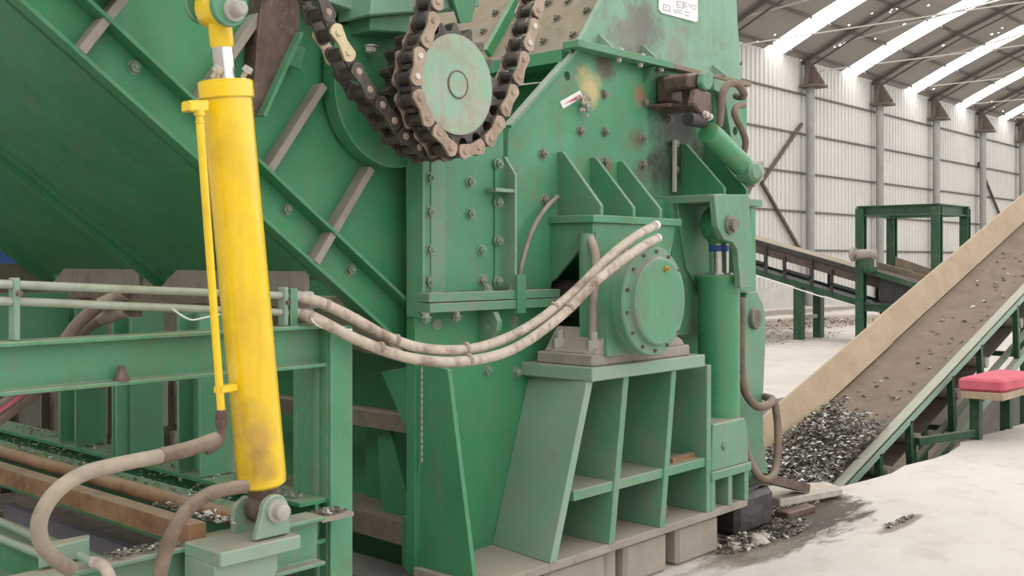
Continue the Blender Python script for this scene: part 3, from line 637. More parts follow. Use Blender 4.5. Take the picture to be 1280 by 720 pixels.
# hoses hanging at the machine's end
tag(B().tube([onY(926,372,3.06), onY(927,410,3.06), onY(926,450,3.055), onY(930,485,3.03), onY(942,505,3.0), onY(955,508,2.98), onY(966,500,3.0), onY(956,496,3.085)], .024, 10).obj('hydraulic_hose', M['hose_brown'], None, 60), 'thick brown hose hanging beside the upright green ram', 'hose')
tag(B().tube([onY(923,522,3.065), onY(928,548,3.02), onY(938,578,2.96), onY(952,598,2.91), onY(966,595,2.92), onY(972,570,2.95), onY(972,530,3.0), onY(968,500,3.05)], .022, 10).obj('hydraulic_hose', M['hose_brown'], None, 60), 'rusty looped hose between pedestal foot and scrap conveyor', 'hose')

# ================================================================== SPROCKETS AND CHAINS
SC = V((2.965, 0, 2.183)); PITCH = .08; NT = 18; PR = PITCH/(2*sin(pi/NT))
def sprocket(name, label, y0, y1, face):
    t = thing(name, label, 'sprocket', (SC.x, y0, SC.z-PR))
    prof = []
    for i in range(NT):
        a = 2*pi*i/NT
        for da, r in ((-.5,PR+.012),(-.42,PR+.012),(-.33,PR+.002),(-.2,PR-.0205),(0,PR-.0255),(.2,PR-.0205),(.33,PR+.002),(.42,PR+.012)):
            th = a+da*2*pi/NT; prof.append(V((SC.x+r*cos(th), y0+.012, SC.z+r*sin(th))))
    B().prism(prof, (0, y1-y0-.012, 0)).obj('toothed_rim', M['chain_dark'], t)
    if face:
        B().lathe((SC.x,y0+.014,SC.z),(SC.x,y0-1,SC.z), [(0,.196),(.012,.196),(.0125,0)], 48).obj('disc', M['sprocket'], t)
        B().tube([V((SC.x+.052*cos(2*pi*i/24), y0+.001, SC.z+.052*sin(2*pi*i/24))) for i in range(25)], .005, 6, 0).obj('weld_ring', M['rust_dark'], t)
        B().lathe((SC.x,y0+.004,SC.z),(SC.x,y0-1,SC.z), [(0,.050),(.006,.050),(.0065,0)], 32).obj('shaft_end', M['sprocket'], t)
    return t
s1 = sprocket('sprocket', 'large mint green toothed sprocket disc with chain around it', 2.954, 3.018, True)
s2 = sprocket('sprocket', 'dark toothed sprocket directly behind the mint green disc', 3.084, 3.148, False)
B().cyl((SC.x,3.01,SC.z),(SC.x,3.385,SC.z),.06,24).obj('shaft', M['chain_dark'], s2, 40)
def plate8(b, y0, y1, r=.034, waist=.021, L=PITCH):
    pts = []
    for i in range(9): a = pi/2+.45+ (pi-.9)*i/8; pts.append((-L/2+r*cos(a), r*sin(a)))
    pts.append((0, -waist))
    for i in range(9): a = -pi/2+.45+(pi-.9)*i/8; pts.append((L/2+r*cos(a), r*sin(a)))
    pts.append((0, waist))
    b.prism([V((x, y0, z)) for x, z in pts], (0, y1-y0, 0))
def link_mesh(outer, mats, hw=.055):
    b = B(); th = .011
    if outer:
        plate8(b, -hw, -hw+th); plate8(b, hw-th, hw); b.mat(1)
        for s in (-1,1): b.lathe((s*PITCH/2,-hw-.006,0),(s*PITCH/2,hw+.006,0), [(0,.011),(.004,.0135),(2*hw+.008,.0135),(2*hw+.012,.011)], 12)
    else:
        plate8(b, -hw+th+.002, -hw+2*th+.002, .033, .022); plate8(b, hw-2*th-.002, hw-th-.002, .033, .022); b.mat(1)
        for s in (-1,1): b.lathe((s*PITCH/2,-hw+2*th+.003,0),(s*PITCH/2,hw-2*th-.003,0), [(0,.022),(.004,.0245),(2*hw-4*th-.010,.0245),(2*hw-4*th-.006,.022)], 14)
    return b.mesh('chain_link', mats)
LO = link_mesh(True, [M['chain'], M['chain']]); LI = link_mesh(False, [M['chain_dark'], M['chain_dark']])
LOD = link_mesh(True, [M['chain_dark'], M['chain']]); LOB = link_mesh(True, [M['brass'], M['brass']]); LOS = link_mesh(True, [M['chain'], M['silver']])
def walk(start, path):
    """pins one pitch apart, leaving start along path"""
    out, acc = [], start; pts = catmull([start]+path, 12)
    for q in pts[1:]:
        while (q-acc).length >= PITCH: acc = acc+(q-acc).normalized()*PITCH; out.append(acc)
    return out
def chain(label, before, angles, after, yp, y, odd, phase=0):
    """before / after: the free runs leaving the sprocket; angles: pins seated in the tooth gaps, in degrees"""
    t = thing('roller_chain', label, 'chain', (SC.x, y, SC.z-PR-.03))
    seat = [V((SC.x+PR*cos(radians(a)), y, SC.z+PR*sin(radians(a)))) for a in angles]
    flat = lambda q: [V((p.x, y, p.z)) for p in (onY(a, c, yp) for a, c in q)]
    pins = list(reversed(walk(seat[0], flat(before))))+seat+walk(seat[-1], flat(after) if after else [seat[-1]+V((0,0,.001))])
    mids = [(pins[i]+pins[i+1])/2 for i in range(len(pins)-1)]; special = {}
    for (px, py), mesh in odd:
        g = onY(px, py, yp); special[min(range(phase, len(mids), 2), key=lambda i: (mids[i].x-g.x)**2+(mids[i].z-g.z)**2)] = mesh
    base = odd_base[label[:4]]
    for i, m in enumerate(mids):
        d = (pins[i+1]-pins[i]).normalized()
        R = Matrix(((d.x,0,-d.z,m.x),(0,1,0,m.y),(d.z,0,d.x,m.z),(0,0,0,1)))
        link('chain_link', (special.get(i, base) if (i+phase) % 2 == 0 else LI), t, R)
    return t
odd_base = {'rust': LO, 'dark': LOD}
chain('rust-tan roller chain wrapped round the mint green sprocket disc', [(535,40),(545,18),(552,-30),(560,-110),(566,-190)], range(140, 241, 20),
      [(563,184),(581,189),(597,185),(611,177),(622,160),(631,142),(639,122),(647,104),(653,82),(659,64),(665,44),(670,26),(675,6),(680,-14),(702,-110),(720,-190)], 2.937, 2.992, [((523,94), LOS), ((662,54), LOS)])
chain('dark greasy roller chain with one brassy link hanging slack behind the sprocket', [(566,189),(549,194),(534,190),(519,180),(503,166),(491,148),(475,127),(461,110),(447,87),(436,66),(424,43),(412,18),(402,-6),(368,-100),(335,-190)], range(300, 401, 20),
      None, 3.067, 3.122, [((430,55), LOB)])
# round bearing guard behind the sprockets and the box above it
gd = thing('shaft_housing', 'round green shaft housing behind the sprockets', 'housing', (2.95, 3.3, 1.88))
gpts = [V((SC.x-.02+.305*cos(a), 3.303, SC.z+.305*sin(a))) for a in [pi+ pi*i/28 for i in range(29)]]
B().prism(gpts+[V((SC.x+.285,3.303,2.42)), V((SC.x-.325,3.303,2.42))], (0,.078,0)).obj('guard_disc', M['green_clean'], gd, bevel=.004)
bx_ = B().prism(PY([(463,21),(540,14),(540,44),(463,38)], 3.18), (0,.18,0)).obj('bearing_cap', M['green'], gd, bevel=.006)
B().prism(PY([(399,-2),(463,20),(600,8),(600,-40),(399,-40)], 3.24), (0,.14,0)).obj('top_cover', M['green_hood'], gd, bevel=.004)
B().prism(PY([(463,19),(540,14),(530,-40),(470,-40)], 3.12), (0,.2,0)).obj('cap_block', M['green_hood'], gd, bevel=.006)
bolts(bx_, hexbolt_mesh('cap_bolt', M['silver'], .02, .022, .008), [onY(463,57,3.25)], (0,0,-1))
B().prism(PY([(561,-20),(601,-20),(590,27),(576,29)], 3.2), (0,.02,0)).obj('chain_guard', M['green'], gd, bevel=.002)

# ================================================================== FEED HOPPER
HYW = 3.40
D = V((.808,0,-.589)); NU = V((.589,0,.808)); PB = V((1.622, HYW, 2.168))
def hp3(s, n, y=HYW): return V((PB.x, y, PB.z)) + D*s + NU*n
hop = thing('feed_hopper', 'big dark green sloping feed hopper with ribbed side wall', 'hopper', (2.4, 4.2, 1.36))
hw = B().prism([hp3(-1.6,0), hp3(1.85,0), V((3.10,HYW,1.30)), V((3.10,HYW,3.4)), V((.3,HYW,3.4))], (0,.02,0)).obj('side_wall', M['green_clean'], hop)
bolts(hw, BOLT_G, [onY(167,84,HYW), onY(357,262,HYW), onY(437,337,HYW)], N)
def stringer(n, h, name, m):
    B().prism([hp3(-1.6,n), hp3(1.765,n), hp3(1.765,n+.014), hp3(-1.6,n+.014)], (0,-h,0)).obj(name, m, hop, bevel=.002)
stringer(.153, .075, 'stringer', M['green_clean']); stringer(0, .06, 'stringer', M['green_clean'])
def rib(px, py, n0, n1, w=.065):
    p = onY(px, py, HYW); s = (p-PB).dot(D)
    def hits(q): return (q.x > SC.x-.35 and q.z > SC.z) or sqrt((q.x-SC.x+.02)**2+(q.z-SC.z)**2) < .315
    while hits(hp3(s+.03, n1)) or hits(hp3(s, n1)): n1 -= .004      # stops at the round shaft housing
    B().prism([hp3(s,n0), hp3(s,n1), hp3(s+.03,n1), hp3(s+.03,n0)], (0,-w,0)).obj('rib', M['dust'], hop, bevel=.002)
rib(84,67,.014,.27); rib(232,129,.167,.9); rib(325,207,.167,.62); rib(378,330,.014,.56)
# underside and its longitudinal webs
bot = B().prism([hp3(-1.6,0,HYW), hp3(1.27,0,HYW), hp3(1.27,0,5.78), hp3(-1.6,0,5.78)], NU*.02).obj('bottom_plate', M['green_clean'], hop)
for y in (4.63, 5.78):
    B().prism([hp3(-1.6,-.0,y), hp3(1.36,-.0,y), hp3(1.36,-.04,y), hp3(-1.6,-.04,y)], (0,.02,0)).obj('bottom_web', M['green_clean'], hop)
    B().prism([hp3(-1.6,-.0,y), hp3(1.36,-.0,y), hp3(1.36,-.012,y), hp3(-1.6,-.012,y)], (0,-.07,0)).obj('web_angle', M['green_clean'], hop)
B().prism([hp3(-1.6,0,5.8), hp3(1.36,0,5.8), V((3.0,5.8,3.4)), V((.3,5.8,3.4))], (0,.02,0)).obj('far_wall', M['green_clean'], hop)
for y0, y1 in ((3.44, 4.50), (4.72, 5.6)):
    B().prism([V((2.60,y0,1.355)), V((2.60,y1+.06,1.355)), V((2.60,y1-.12,1.46)), V((2.60,y0,1.46))], (.02,0,0)).obj('end_plate', M['dust'], hop)
B().box((2.61, 3.42, 1.31), (2.78, 5.7, 1.352)).obj('foot_beam', M['dusty_brown'], hop)
# tapered plate bracket with tab on the side wall
br = B().prism([onY(329,-20,HYW-.08), onY(377,-20,HYW-.08), onY(374,42,HYW-.08), onY(327,145,HYW-.08), onY(315,145,HYW-.08), onY(322,50,HYW-.08)], (0,.08,0)).obj('taper_bracket', M['rust_dark'], hop, bevel=.003)
a_, b_ = onY(374,42,HYW-.1), onY(327,145,HYW-.1); B().bar(a_, b_, .012, .04, (0,1,0)).obj('bracket_flange', M['green_clean'], hop)
B().prism(PY([(362,55),(381,60),(377,86),(357,80)], HYW-.06), (0,.02,0)).obj('tab_plate', M['green_clean'], hop)

# ================================================================== YELLOW CYLINDER
CY = 2.665
pb, ptp = onY(331,636,CY), onY(273,10,CY); ax = (ptp-pb).normalized(); LT = (ptp-pb).length
yc = thing('yellow_hydraulic_cylinder', 'bright yellow hydraulic cylinder standing between frame bracket and hopper', 'hydraulic cylinder', pb)
def zt_(py):                                   # distance along the axis whose image row is py
    lo_, hi_ = 0., LT+.3
    for _ in range(40):
        mid = (lo_+hi_)/2; q = pb+ax*mid-EYE; row = HOR-FOC*q.z/q.dot(FWD)
        if row > py: lo_ = mid
        else: hi_ = mid
    return lo_
R_ = .071
t0, t1, t2 = zt_(607), zt_(124), zt_(101)
B().lathe(pb+ax*t0, ptp, [(0,R_*.82),(.008,R_*.96),(.03,R_),(t1-t0,R_)], 48).obj('barrel', M['yellow'], yc, 35)
B().lathe(pb+ax*t1, ptp, [(0,R_+.003),(.003,R_+.007),(t2-t1-.004,R_+.007),(t2-t1,R_+.002)], 48).obj('gland', M['yellow'], yc, 35)
t3 = zt_(60); B().lathe(pb+ax*t2, ptp, [(0,.030),(t3-t2,.030)], 32).obj('rod', M['steel'], yc, 35)
t4 = zt_(28); B().lathe(pb+ax*t3, ptp, [(0,.0305),(.01,.034),(t4-t3,.034),(t4-t3+.03,.036)], 32).lathe(ptp+V((0,-.035,.0)), ptp+V((0,.045,.0)), [(0,.05),(.01,.056),(.07,.056),(.08,.05)], 32).obj('rod_eye', M['yellow'], yc, 35)
B().lathe(pb+V((0,-.035,0)), pb+V((0,.035,0)), [(0,.045),(.07,.045)], 28).bar(pb, pb+ax*t0*1.1, .06, .07, (0,1,0)).obj('base_eye', M['rust_dark'], yc, 40)
for px, dx in ((266,0),(303,0)):
    p = onY(px, 97, CY-.02); B().lathe(p, p+V((.01,-.02,.03)), [(0,.008),(.02,.008),(.021,.016),(.036,.014)], 10).obj('bleed_screw', M['silver'], yc)
# side pipe with top block and clip
q0, q1 = onY(249,140,CY-.035), onY(277,521,CY-.035)
B().prism(PY([(237,125),(262,125),(262,139),(237,139)], CY-.05), (0,.045,0)).obj('port_block', M['yellow'], yc, bevel=.004)
B().lathe(q0, q1, [(-.01,.016),(.01,.016),(.011,.011),(.025,.011),(.026,.014),(.03,.014),(.031,.0115),((q1-q0).length,.0115)], 16).obj('side_pipe', M['yellow'], yc, 35)
p = onY(283,486,CY-.035); B().bar(p+V((-.03,0,0)), p+V((.04,.02,0)), .03, .022).obj('pipe_clip', M['yellow'], yc, bevel=.003)
B().lathe(q1+V((0,0,.02)), q1+V((0,0,-.1)), [(0,.016),(.04,.018),(.05,.014)], 14).tube([q1+V((0,0,-.02)), q1+V((0,0,-.055)), q1+V((-.02,0,-.08)), q1+V((-.05,0,-.09))], .012, 10).obj('elbow', M['rust_dark'], yc, 40)
p = onY(330,80,CY)
# clevis on the hopper: two ears, pin, arm back to the wall
tcl = thing('top_clevis', 'green two-eared clevis holding the yellow rod eye', 'clevis', ptp)
def ear(y, px, py, r, up, parent, m, rx0=0, th=.022):
    c = onY(px, py, y); pts = [V((c.x+r*cos(a), y, c.z+r*sin(a))) for a in [pi+pi*i/14 for i in range(15)]]
    return B().prism(pts+[V((c.x+r*1.25,y,c.z+up)), V((c.x-r*1.0,y,c.z+up))], (0,th,0)).obj('ear', m, parent, bevel=.003)
ear(CY-.085, 288, 8, .055, .35, tcl, M['green']); ear(CY+.065, 254, 6, .055, .35, tcl, M['green'], th=.02)
B().box((ptp.x-.06, CY-.085, ptp.z+.18), (ptp.x+.09, HYW, ptp.z+.34)).obj('arm', M['green'], tcl)
p = onY(291,13,CY-.085); B().lathe(p+V((0,.15,0)), p+V((0,-.2,0)), [(0,.02),(.14,.02),(.141,.032),(.16,.032),(.161,.022),(.195,.020),(.20,.014)], 20).obj('pin', M['bolt_pale'], tcl, 35)
# bottom bracket on the frame
bb = thing('bottom_clevis_bracket', 'pale green clevis bracket under the yellow cylinder', 'bracket', (pb.x, CY, .5))
ez = pb.z
def ear_up(y, px, py, r, dn, w0, w1, th):
    c = onY(px, py, y); pts = [V((c.x+r*cos(a), y, c.z+r*sin(a))) for a in [pi*i/14 for i in range(15)]]
    return B().prism(pts+[V((c.x-w0,y,c.z-dn)), V((c.x+w1,y,c.z-dn))], (0,th,0)).obj('ear', M['green_pale'], bb, bevel=.003), c
e1, c1 = ear_up(CY-.075, 345, 638, .045, .075, .07, .05, .024); ear_up(CY+.05, 307, 640, .04, .08, .04, .05, .02)
B().lathe(c1+V((0,.16,0)), c1+V((0,-.2,0)), [(0,.02),(.155,.02),(.156,.034),(.172,.034),(.173,.024),(.20,.023),(.204,.016)], 20).obj('pin', M['bolt_pale'], bb, 35)
zt0 = c1.z-.075
B().prism([V((c1.x-.20,CY-.10,zt0-.005)), V((c1.x+.07,CY-.10,zt0-.005)), V((c1.x+.07,CY-.10,zt0-.045)), V((c1.x-.20,CY-.10,zt0-.045))], (0,.186,0)).obj('seat_plate', M['green_pale'], bb, bevel=.003)
B().prism([V((c1.x-.20,CY-.07,zt0-.045)), V((c1.x+.01,CY-.07,zt0-.045)), V((c1.x+.01,CY-.07,zt0-.10)), V((c1.x-.06,CY-.07,zt0-.20)), V((c1.x-.06,CY-.07,zt0-.34)), V((c1.x-.20,CY-.07,zt0-.34))], (0,.156,0)).obj('body', M['green_pale'], bb, bevel=.003)
B().prism([V((c1.x+.0,CY+.01,zt0-.045)), V((c1.x+.06,CY+.01,zt0-.045)), V((c1.x+.06,CY+.01,zt0-.09)), V((c1.x-.05,CY+.01,zt0-.24)), V((c1.x-.05,CY+.01,zt0-.16))], (0,.02,0)).obj('web', M['green_dusty'], bb)

# ================================================================== SUPPORT FRAME (left)
fr = thing('support_frame', 'green steel beam frame under the feed hopper', 'frame', (2.0, 3.2, 0))
B().ibeam((.55,2.95,1.21),(2.285,2.95,1.21), .10, .142, .012, .010).obj('beam', M['green'], fr, bevel=.002)
B().box((2.283,2.88,0),(2.378,2.90,1.275)).box((2.283,3.07,0),(2.378,3.09,1.275)).box((2.283,2.90,0),(2.295,3.07,1.275)).obj('post', M['green'], fr, bevel=.002)
B().box((2.273,2.94,.0),(2.284,2.96,1.14)).obj('post_bar', M['green_dusty'], fr)
B().ibeam((.7,2.80,.60),(2.16,2.80,.60), .10, .155, .012, .010).obj('lower_beam', M['green_dusty'], fr, bevel=.002)
B().box((2.17,2.78,.650),(2.30,2.879,.664)).obj('ledge', M['dust'], fr)
B().ibeam((1.98,2.85,.62),(1.98,6.0,.62), .12, .15, .014, .010).obj('cross_beam', M['green_clean'], fr)
B().ibeam((2.24,2.9,.62),(2.24,6.0,.62), .14, .15, .014, .010).obj('cross_beam', M['green_clean'], fr)
B().ibeam((1.42,2.85,.60),(1.42,6.0,.60), .10, .14, .012, .010).obj('cross_beam', M['green_clean'], fr)
for y in (3.58, 4.08, 4.55):
    B().ibeam((2.24,y,.70),(2.24,y,1.30), .14, .16, .014, .012, (0,1,0)).obj('back_post', M['green'], fr)
B().prism([V((2.12,4.02,.70)), V((2.12,4.02,1.14)), V((2.18,4.02,1.16)), V((2.30,4.02,1.05)), V((2.30,4.02,.70))], (0,.02,0)).obj('knee_plate', M['green'], fr)
B().box((.9,4.6,1.12),(2.2,4.62,1.36)).obj('far_channel', M['green'], fr)
B().lathe((1.55,2.915,1.150),(1.55,2.915,1.2), [(0,.022),(.01,.022),(.03,.012),(.045,.010)], 10).obj('rusty_stud', M['rust_dark'], fr)
# two rusty beams lying on the frame
B_ = ((1.735, 2.76, 'wide rusty channel lying on the frame ahead of the round one', False), (1.893, 2.80, 'rusty round-edged beam lying on the frame beside the channel', True))
for x, y0, lab, rnd in B_:
    b = B()
    if rnd: b.cyl((x,y0,.704),(x,6.2,.704),.025,18)
    else: b.box((x-.06,y0,.677),(x-.005,6.2,.736))
    tag(b.obj('rusty_beam', M['rust'], None, 40 if rnd else None), lab, 'beam')
# dirt, plates and debris inside the frame
tag(B().box((1.88,2.95,.18),(1.91,4.5,.50)).obj('trough_plate', M['purple']), 'purplish grey plate on edge inside the frame', 'plate')
b = B().prism([V((.2,2.9,0)), V((2.42,2.92,0)), V((2.88,3.32,0)), V((3.28,6.2,0)), V((.2,6.2,0))], (0,0,.18)); tag(b.obj('dirt_heap', M['soil']), 'dark oily dirt heaped under the frame', 'dirt', kind='stuff')
pts = [V((random.uniform(.8,2.38), random.uniform(2.98,5.8), .19)) for i in range(3000)]
pts = clear_of(pts, [(1.86,1.93,2.9,4.55),(2.25,2.41,2.85,3.12)])
tag(flakes('dirt_crumbs', pts, .022, FL[:4], (6,2,.4,3)), 'dark crumbs of scrap on the dirt under the frame', 'debris', kind='stuff')
pts = [V((2.24+random.uniform(-.06,.06), random.uniform(2.95,5.2), .705)) for i in range(450)] + [V((1.98+random.uniform(-.05,.12), random.uniform(2.85,5.), .705)) for i in range(500)] + [V((random.uniform(1.45,1.72), random.uniform(2.77,2.84), .685)) for i in range(260)] + [V((random.uniform(1.80,1.86), random.uniform(2.78,3.2), .71)) for i in range(220)] + [V((random.uniform(2.18,2.29), random.uniform(2.79,2.87), .672)) for i in range(160)]
pts = clear_of(pts, [(2.15,2.33,y_-.10,y_+.10) for y_ in (3.58,4.08,4.55)]+[(2.10,2.32,4.0,4.06),(2.25,2.40,2.86,3.11),(1.66,1.74,2.7,6.),(1.86,1.93,2.7,6.)])
tag(flakes('ledge_debris', pts, .009, FL[:4], (3,2,1.1,3)), 'small scrap crumbs lying on the frame ledges', 'debris', kind='stuff')
pts = [V((random.gauss(1.80,.03), random.gauss(2.80,.04), .72+random.random()*.02)) for i in range(26)]
tag(flakes('white_crumbs', pts, .014, [M['flake_c']], (1,)), 'white crumbs beside the pale clevis bracket', 'debris', kind='stuff')

# ------------------------------------------------------------------ hydraulic lines on the beam
hl = thing('hydraulic_pipe_run', 'pair of pale green pipes clamped along the top of the beam', 'pipes', (1.7, 2.95, 1.281))
pa = [onY(-60,352,2.95), onY(20,356,2.95), onY(366,370,2.95)]; pc = [onY(-60,374,2.95), onY(20,377,2.95), onY(366,391,2.95)]
for q in (pa, pc): B().tube(q, .0125, 12, 0).obj('pipe', M['pipe_pale'], hl, 60)
for x in (onY(18,360,2.95).x, onY(354,380,2.95).x):
    b = B().box((x-.008,2.93,1.281),(x+.008,2.97,1.452 if x < 1.6 else 1.41)).obj('clamp', M['green_pale'], hl, bevel=.003)
    bolts(b, SCREW, [V((x,2.925,1.41 if x < 1.6 else 1.36))], N)
x = onY(362,380,2.95).x; B().box((x-.01,2.93,1.281),(x+.018,2.99,1.405)).obj('clamp_block', M['green'], hl)
def fitting(p, d, m): B().lathe(p, p+d, [(-.02,.014),(.0,.014),(.001,.019),(.025,.019),(.026,.016),(.05,.021),(.07,.021)], 14).obj('fitting', m, hl, 35)
fitting(pa[2], V((1,-.15,-.1)), M['bolt_pale']); fitting(pc[2], V((1,-.15,-.1)), M['bolt_pale'])
hr = .0195
h1 = [(377,372,2.945),(400,378,2.91),(440,397,2.87),(490,424,2.83),(540,437,2.80),(600,434,2.78),(660,409,2.74),(715,367,2.70),(765,318,2.69),(800,292,2.72),(819,282,2.80)]
h2 = [(377,393,2.94),(389,397,2.89),(402,402,2.85),(450,426,2.82),(510,447,2.80),(575,452,2.76),(640,437,2.72),(700,396,2.68),(745,352,2.64),(785,320,2.63),(808,305,2.67),(821,298,2.78)]
for q, lab in ((h1,'pale wrapped hose sagging from the pipes to the bearing, upper of the pair'),(h2,'pale wrapped hose sagging from the pipes to the bearing, lower of the pair')):
    t = thing('sagging_hose', lab, 'hose', onY(*q[0])); P3 = [onY(*w) for w in q]
    B().tube(P3, hr, 12, 6).obj('sleeve', M['hose_pale'], t, 60)
    e = P3[-1]; d = (P3[-1]-P3[-2]).normalized(); B().lathe(e-d*.01, e+d, [(0,.0215),(.03,.0215),(.032,.014),(.05,.012)], 12).obj('end_fitting', M['white'], t, 40)
    for k in (.12,.31,.47,.66,.83):
        i = k*(len(P3)-1); a = P3[int(i)].lerp(P3[int(i)+1], i-int(i)); d = (P3[int(i)+1]-P3[int(i)]).normalized()
        B().lathe(a, a+d, [(-.008,hr+.001),(-.006,hr+.003),(.006,hr+.003),(.008,hr+.001)], 12).obj('tie_band', M['hose'], t)
tag(B().tube([onY(389,398,2.86), onY(396,406,2.85), onY(412,412,2.84), onY(440,412,2.83)], .003, 6).obj('loose_wire', M['white'], None, 60), 'thin white wire hanging off the lower sagging hose', 'wire')
tag(B().tube([onY(215,386,2.94), onY(228,395,2.93), onY(240,400,2.93), onY(256,397,2.93), onY(275,393,2.93)], .003, 6).obj('loose_wire', M['white'], None, 60), 'thin white wire hanging behind the yellow side pipe', 'wire')
hb1 = [(160,366,2.975),(148,371,3.02),(125,382,3.05),(100,402,3.08),(82,425,3.1),(55,462,3.12),(25,492,3.12),(-15,520,3.1)]
hb2 = [(162,388,2.975),(150,390,3.03),(128,398,3.10),(105,412,3.14),(90,430,3.16),(65,468,3.18),(35,497,3.18),(-10,530,3.16)]
for q, lab in ((hb1,'brown hose bending down behind the beam from the upper pipe'),(hb2,'brown hose bending down behind the beam from the lower pipe')):
    t = thing('branch_hose', lab, 'hose', onY(*q[0])); P3 = [onY(*w) for w in q]
    B().tube(P3, .019, 12, 5).obj('rubber', M['hose_brown'], t, 60)
    B().tube(P3[:3], .0225, 12, 3).obj('ferrule', M['hose'], t, 60)
    e = P3[0]; B().lathe(e+V((.02,0,-.02)), e+V((.02,0,1)), [(0,.018),(.04,.018)], 12).obj('elbow', M['rust_dark'], t)
tag(B().tube([onY(-20,525,3.0), onY(0,513,3.0), onY(30,492,3.02), onY(60,470,3.05)], .006, 8).obj('red_cable', M['red_print'], None, 60), 'thin red cable behind the beam beside the brown hoses', 'cable')
# hoses at the foot of the yellow cylinder
lh = [(270,549,2.60),(240,560,2.58),(200,570,2.56),(150,580,2.55),(105,592,2.54),(70,615,2.53),(50,648,2.54),(52,678,2.58),(68,698,2.62),(88,711,2.66)]
t = thing('drain_hose', 'long dusty hose curving from the yellow pipe down to the clamp', 'hose', onY(*lh[-1])); P3 = [onY(*w) for w in lh]
B().tube(P3, .0195, 14, 6).obj('rubber', M['hose'], t, 60); B().tube(P3[:3], .021, 14, 4).obj('ferrule', M['hose_brown'], t, 60)
lh2 = [(306,608,2.60),(285,611,2.58),(258,619,2.56),(232,640,2.55),(215,668,2.55),(204,700,2.55),(196,740,2.55),(190,800,2.55)]
tag(B().tube([onY(*w) for w in lh2], .0195, 14, 6).obj('lower_hose', M['hose_brown'], None, 60), 'brown hose dropping from the foot of the yellow cylinder', 'hose')
cb = thing('pipe_clamp_plate', 'pale green clamp plate carrying two pipes low in the frame', 'clamp', (1.25, 2.74, .69))
z_ = .685
B().prism([onZ(48,712,z_), onZ(112,695,z_), onZ(112,690,z_), onZ(50,702,z_)], (0,0,.05)).obj('plate', M['green_pale'], cb, bevel=.003)
for q in ([(-30,640),(0,652),(82,690)], [(-30,660),(0,673),(56,696)]):
    B().tube([onZ(a, c, z_+.02) for a, c in q], .0115, 12, 0).obj('pipe', M['green_pale'], cb, 60)
B().tube([onZ(100,695,z_+.02), onZ(118,703,z_+.02)], .012, 10, 0).obj('stub', M['green_pale'], cb, 60)
tag(B().tube([onZ(116,702,z_+.02), onZ(127,706,z_+.015), onZ(135,716,z_-.0), onZ(142,735,z_-.05), onZ(146,760,z_-.12)], .0155, 12).obj('stub_hose', M['hose_pale'], None, 60), 'short pale hose leaving the low clamp plate', 'hose')

# ------------------------------------------------------------------ behind the frame: ribbed blocks and a blue machine
rw = thing('ribbed_wall', 'low wall of grey ribbed blocks behind the frame', 'wall', (2.6, 6.3, 0))
B().box((1.2,6.36,0),(4.4,6.6,.80)).obj('backing', M['ribbed_joint'], rw)
rb = B().box((0,0,0),(.13,.08,.345)).mesh('brick', M['ribbed'], bevel=.012)
for j in range(2):
    for i in range(15): link('brick', rb, rw, Matrix.Translation((1.25+i*.205+.03*j, 6.28, .04+j*.385)))
bn = thing('dusty_bin', 'dust-brown sheet bin standing before the blue machine', 'bin', (2.9, 6.1, 0))
B().box((2.05,5.92,.80),(4.2,5.96,1.48)).obj('front_sheet', M['dusty_brown'], bn)
for x in (2.1, 2.9, 3.7): B().box((x,5.90,.30),(x+.06,5.96,1.33)).obj('upright', M['rust_dark'], bn)
B().box((2.05,5.96,.80),(2.09,6.25,1.33)).obj('side_sheet', M['dusty_brown'], bn)
bm_ = thing('blue_machine', 'blue painted machine standing behind the hopper', 'machine', (2.3, 6.6, 0))
B().box((1.3,6.75,0.3),(3.3,7.6,1.75)).obj('body', M['blue'], bm_, bevel=.05)
B().box((1.3,6.8,0),(1.5,7.5,.3)).box((3.1,6.8,0),(3.3,7.5,.3)).obj('feet', M['blue'], bm_)
B().cyl((2.55,6.5,1.5),(2.55,6.75,1.5),.13,24).obj('flange', M['blue'], bm_, 40)
bolts(bm_, BOLT_S, [V((2.55+.1*cos(i*1.05), 6.5, 1.5+.1*sin(i*1.05))) for i in range(6)], N)
B().tube([V((1.9,6.7,1.85)), V((1.95,6.65,1.6)), V((2.05,6.65,1.4)), V((2.3,6.68,1.3))], .02, 8).obj('pipe', M['bolt_pale'], bm_, 60)

# ================================================================== SCRAP CONVEYOR in the pit
SL = .315
def zr(x): return -.139+SL*(x-7.157)          # top of the near rail
cv = thing('scrap_conveyor', 'inclined scrap conveyor with tan skirt and pale green rails', 'conveyor', (9, 3.8, PZ))
XA, XB = 6.15, 17.5
BY0, BY1 = 3.43, 4.12
b = B(); N_ = 24; prof = [(BY0, .0), (BY0+.12, -.05), (BY0+.25, -.085), (BY1-.25, -.085), (BY1-.12, -.05), (BY1, .0)]
rows = []
for i in range(N_+1):
    x = XA+(XB-XA)*i/N_; rows.append([b.bm.verts.new((x, y, zr(x)-.03+dz)) for y, dz in prof])
for i in range(N_):
    for k in range(len(prof)-1): b.bm.faces.new([rows[i][k], rows[i+1][k], rows[i+1][k+1], rows[i][k+1]])
bl = b.obj('belt', M['belt'], cv, 40); bl.modifiers.new('thick', 'SOLIDIFY').thickness = .012
B().prism([V((XA,3.36,zr(XA)-.075)), V((XA,3.36,zr(XA))), V((XB,3.36,zr(XB))), V((XB,3.36,zr(XB)-.075))], (0,.012,0)).prism([V((XA,3.36,zr(XA))), V((XA,3.45,zr(XA))), V((XB,3.45,zr(XB))), V((XB,3.36,zr(XB)))], (0,0,-.012)).obj('rail', M['green_pale'], cv)
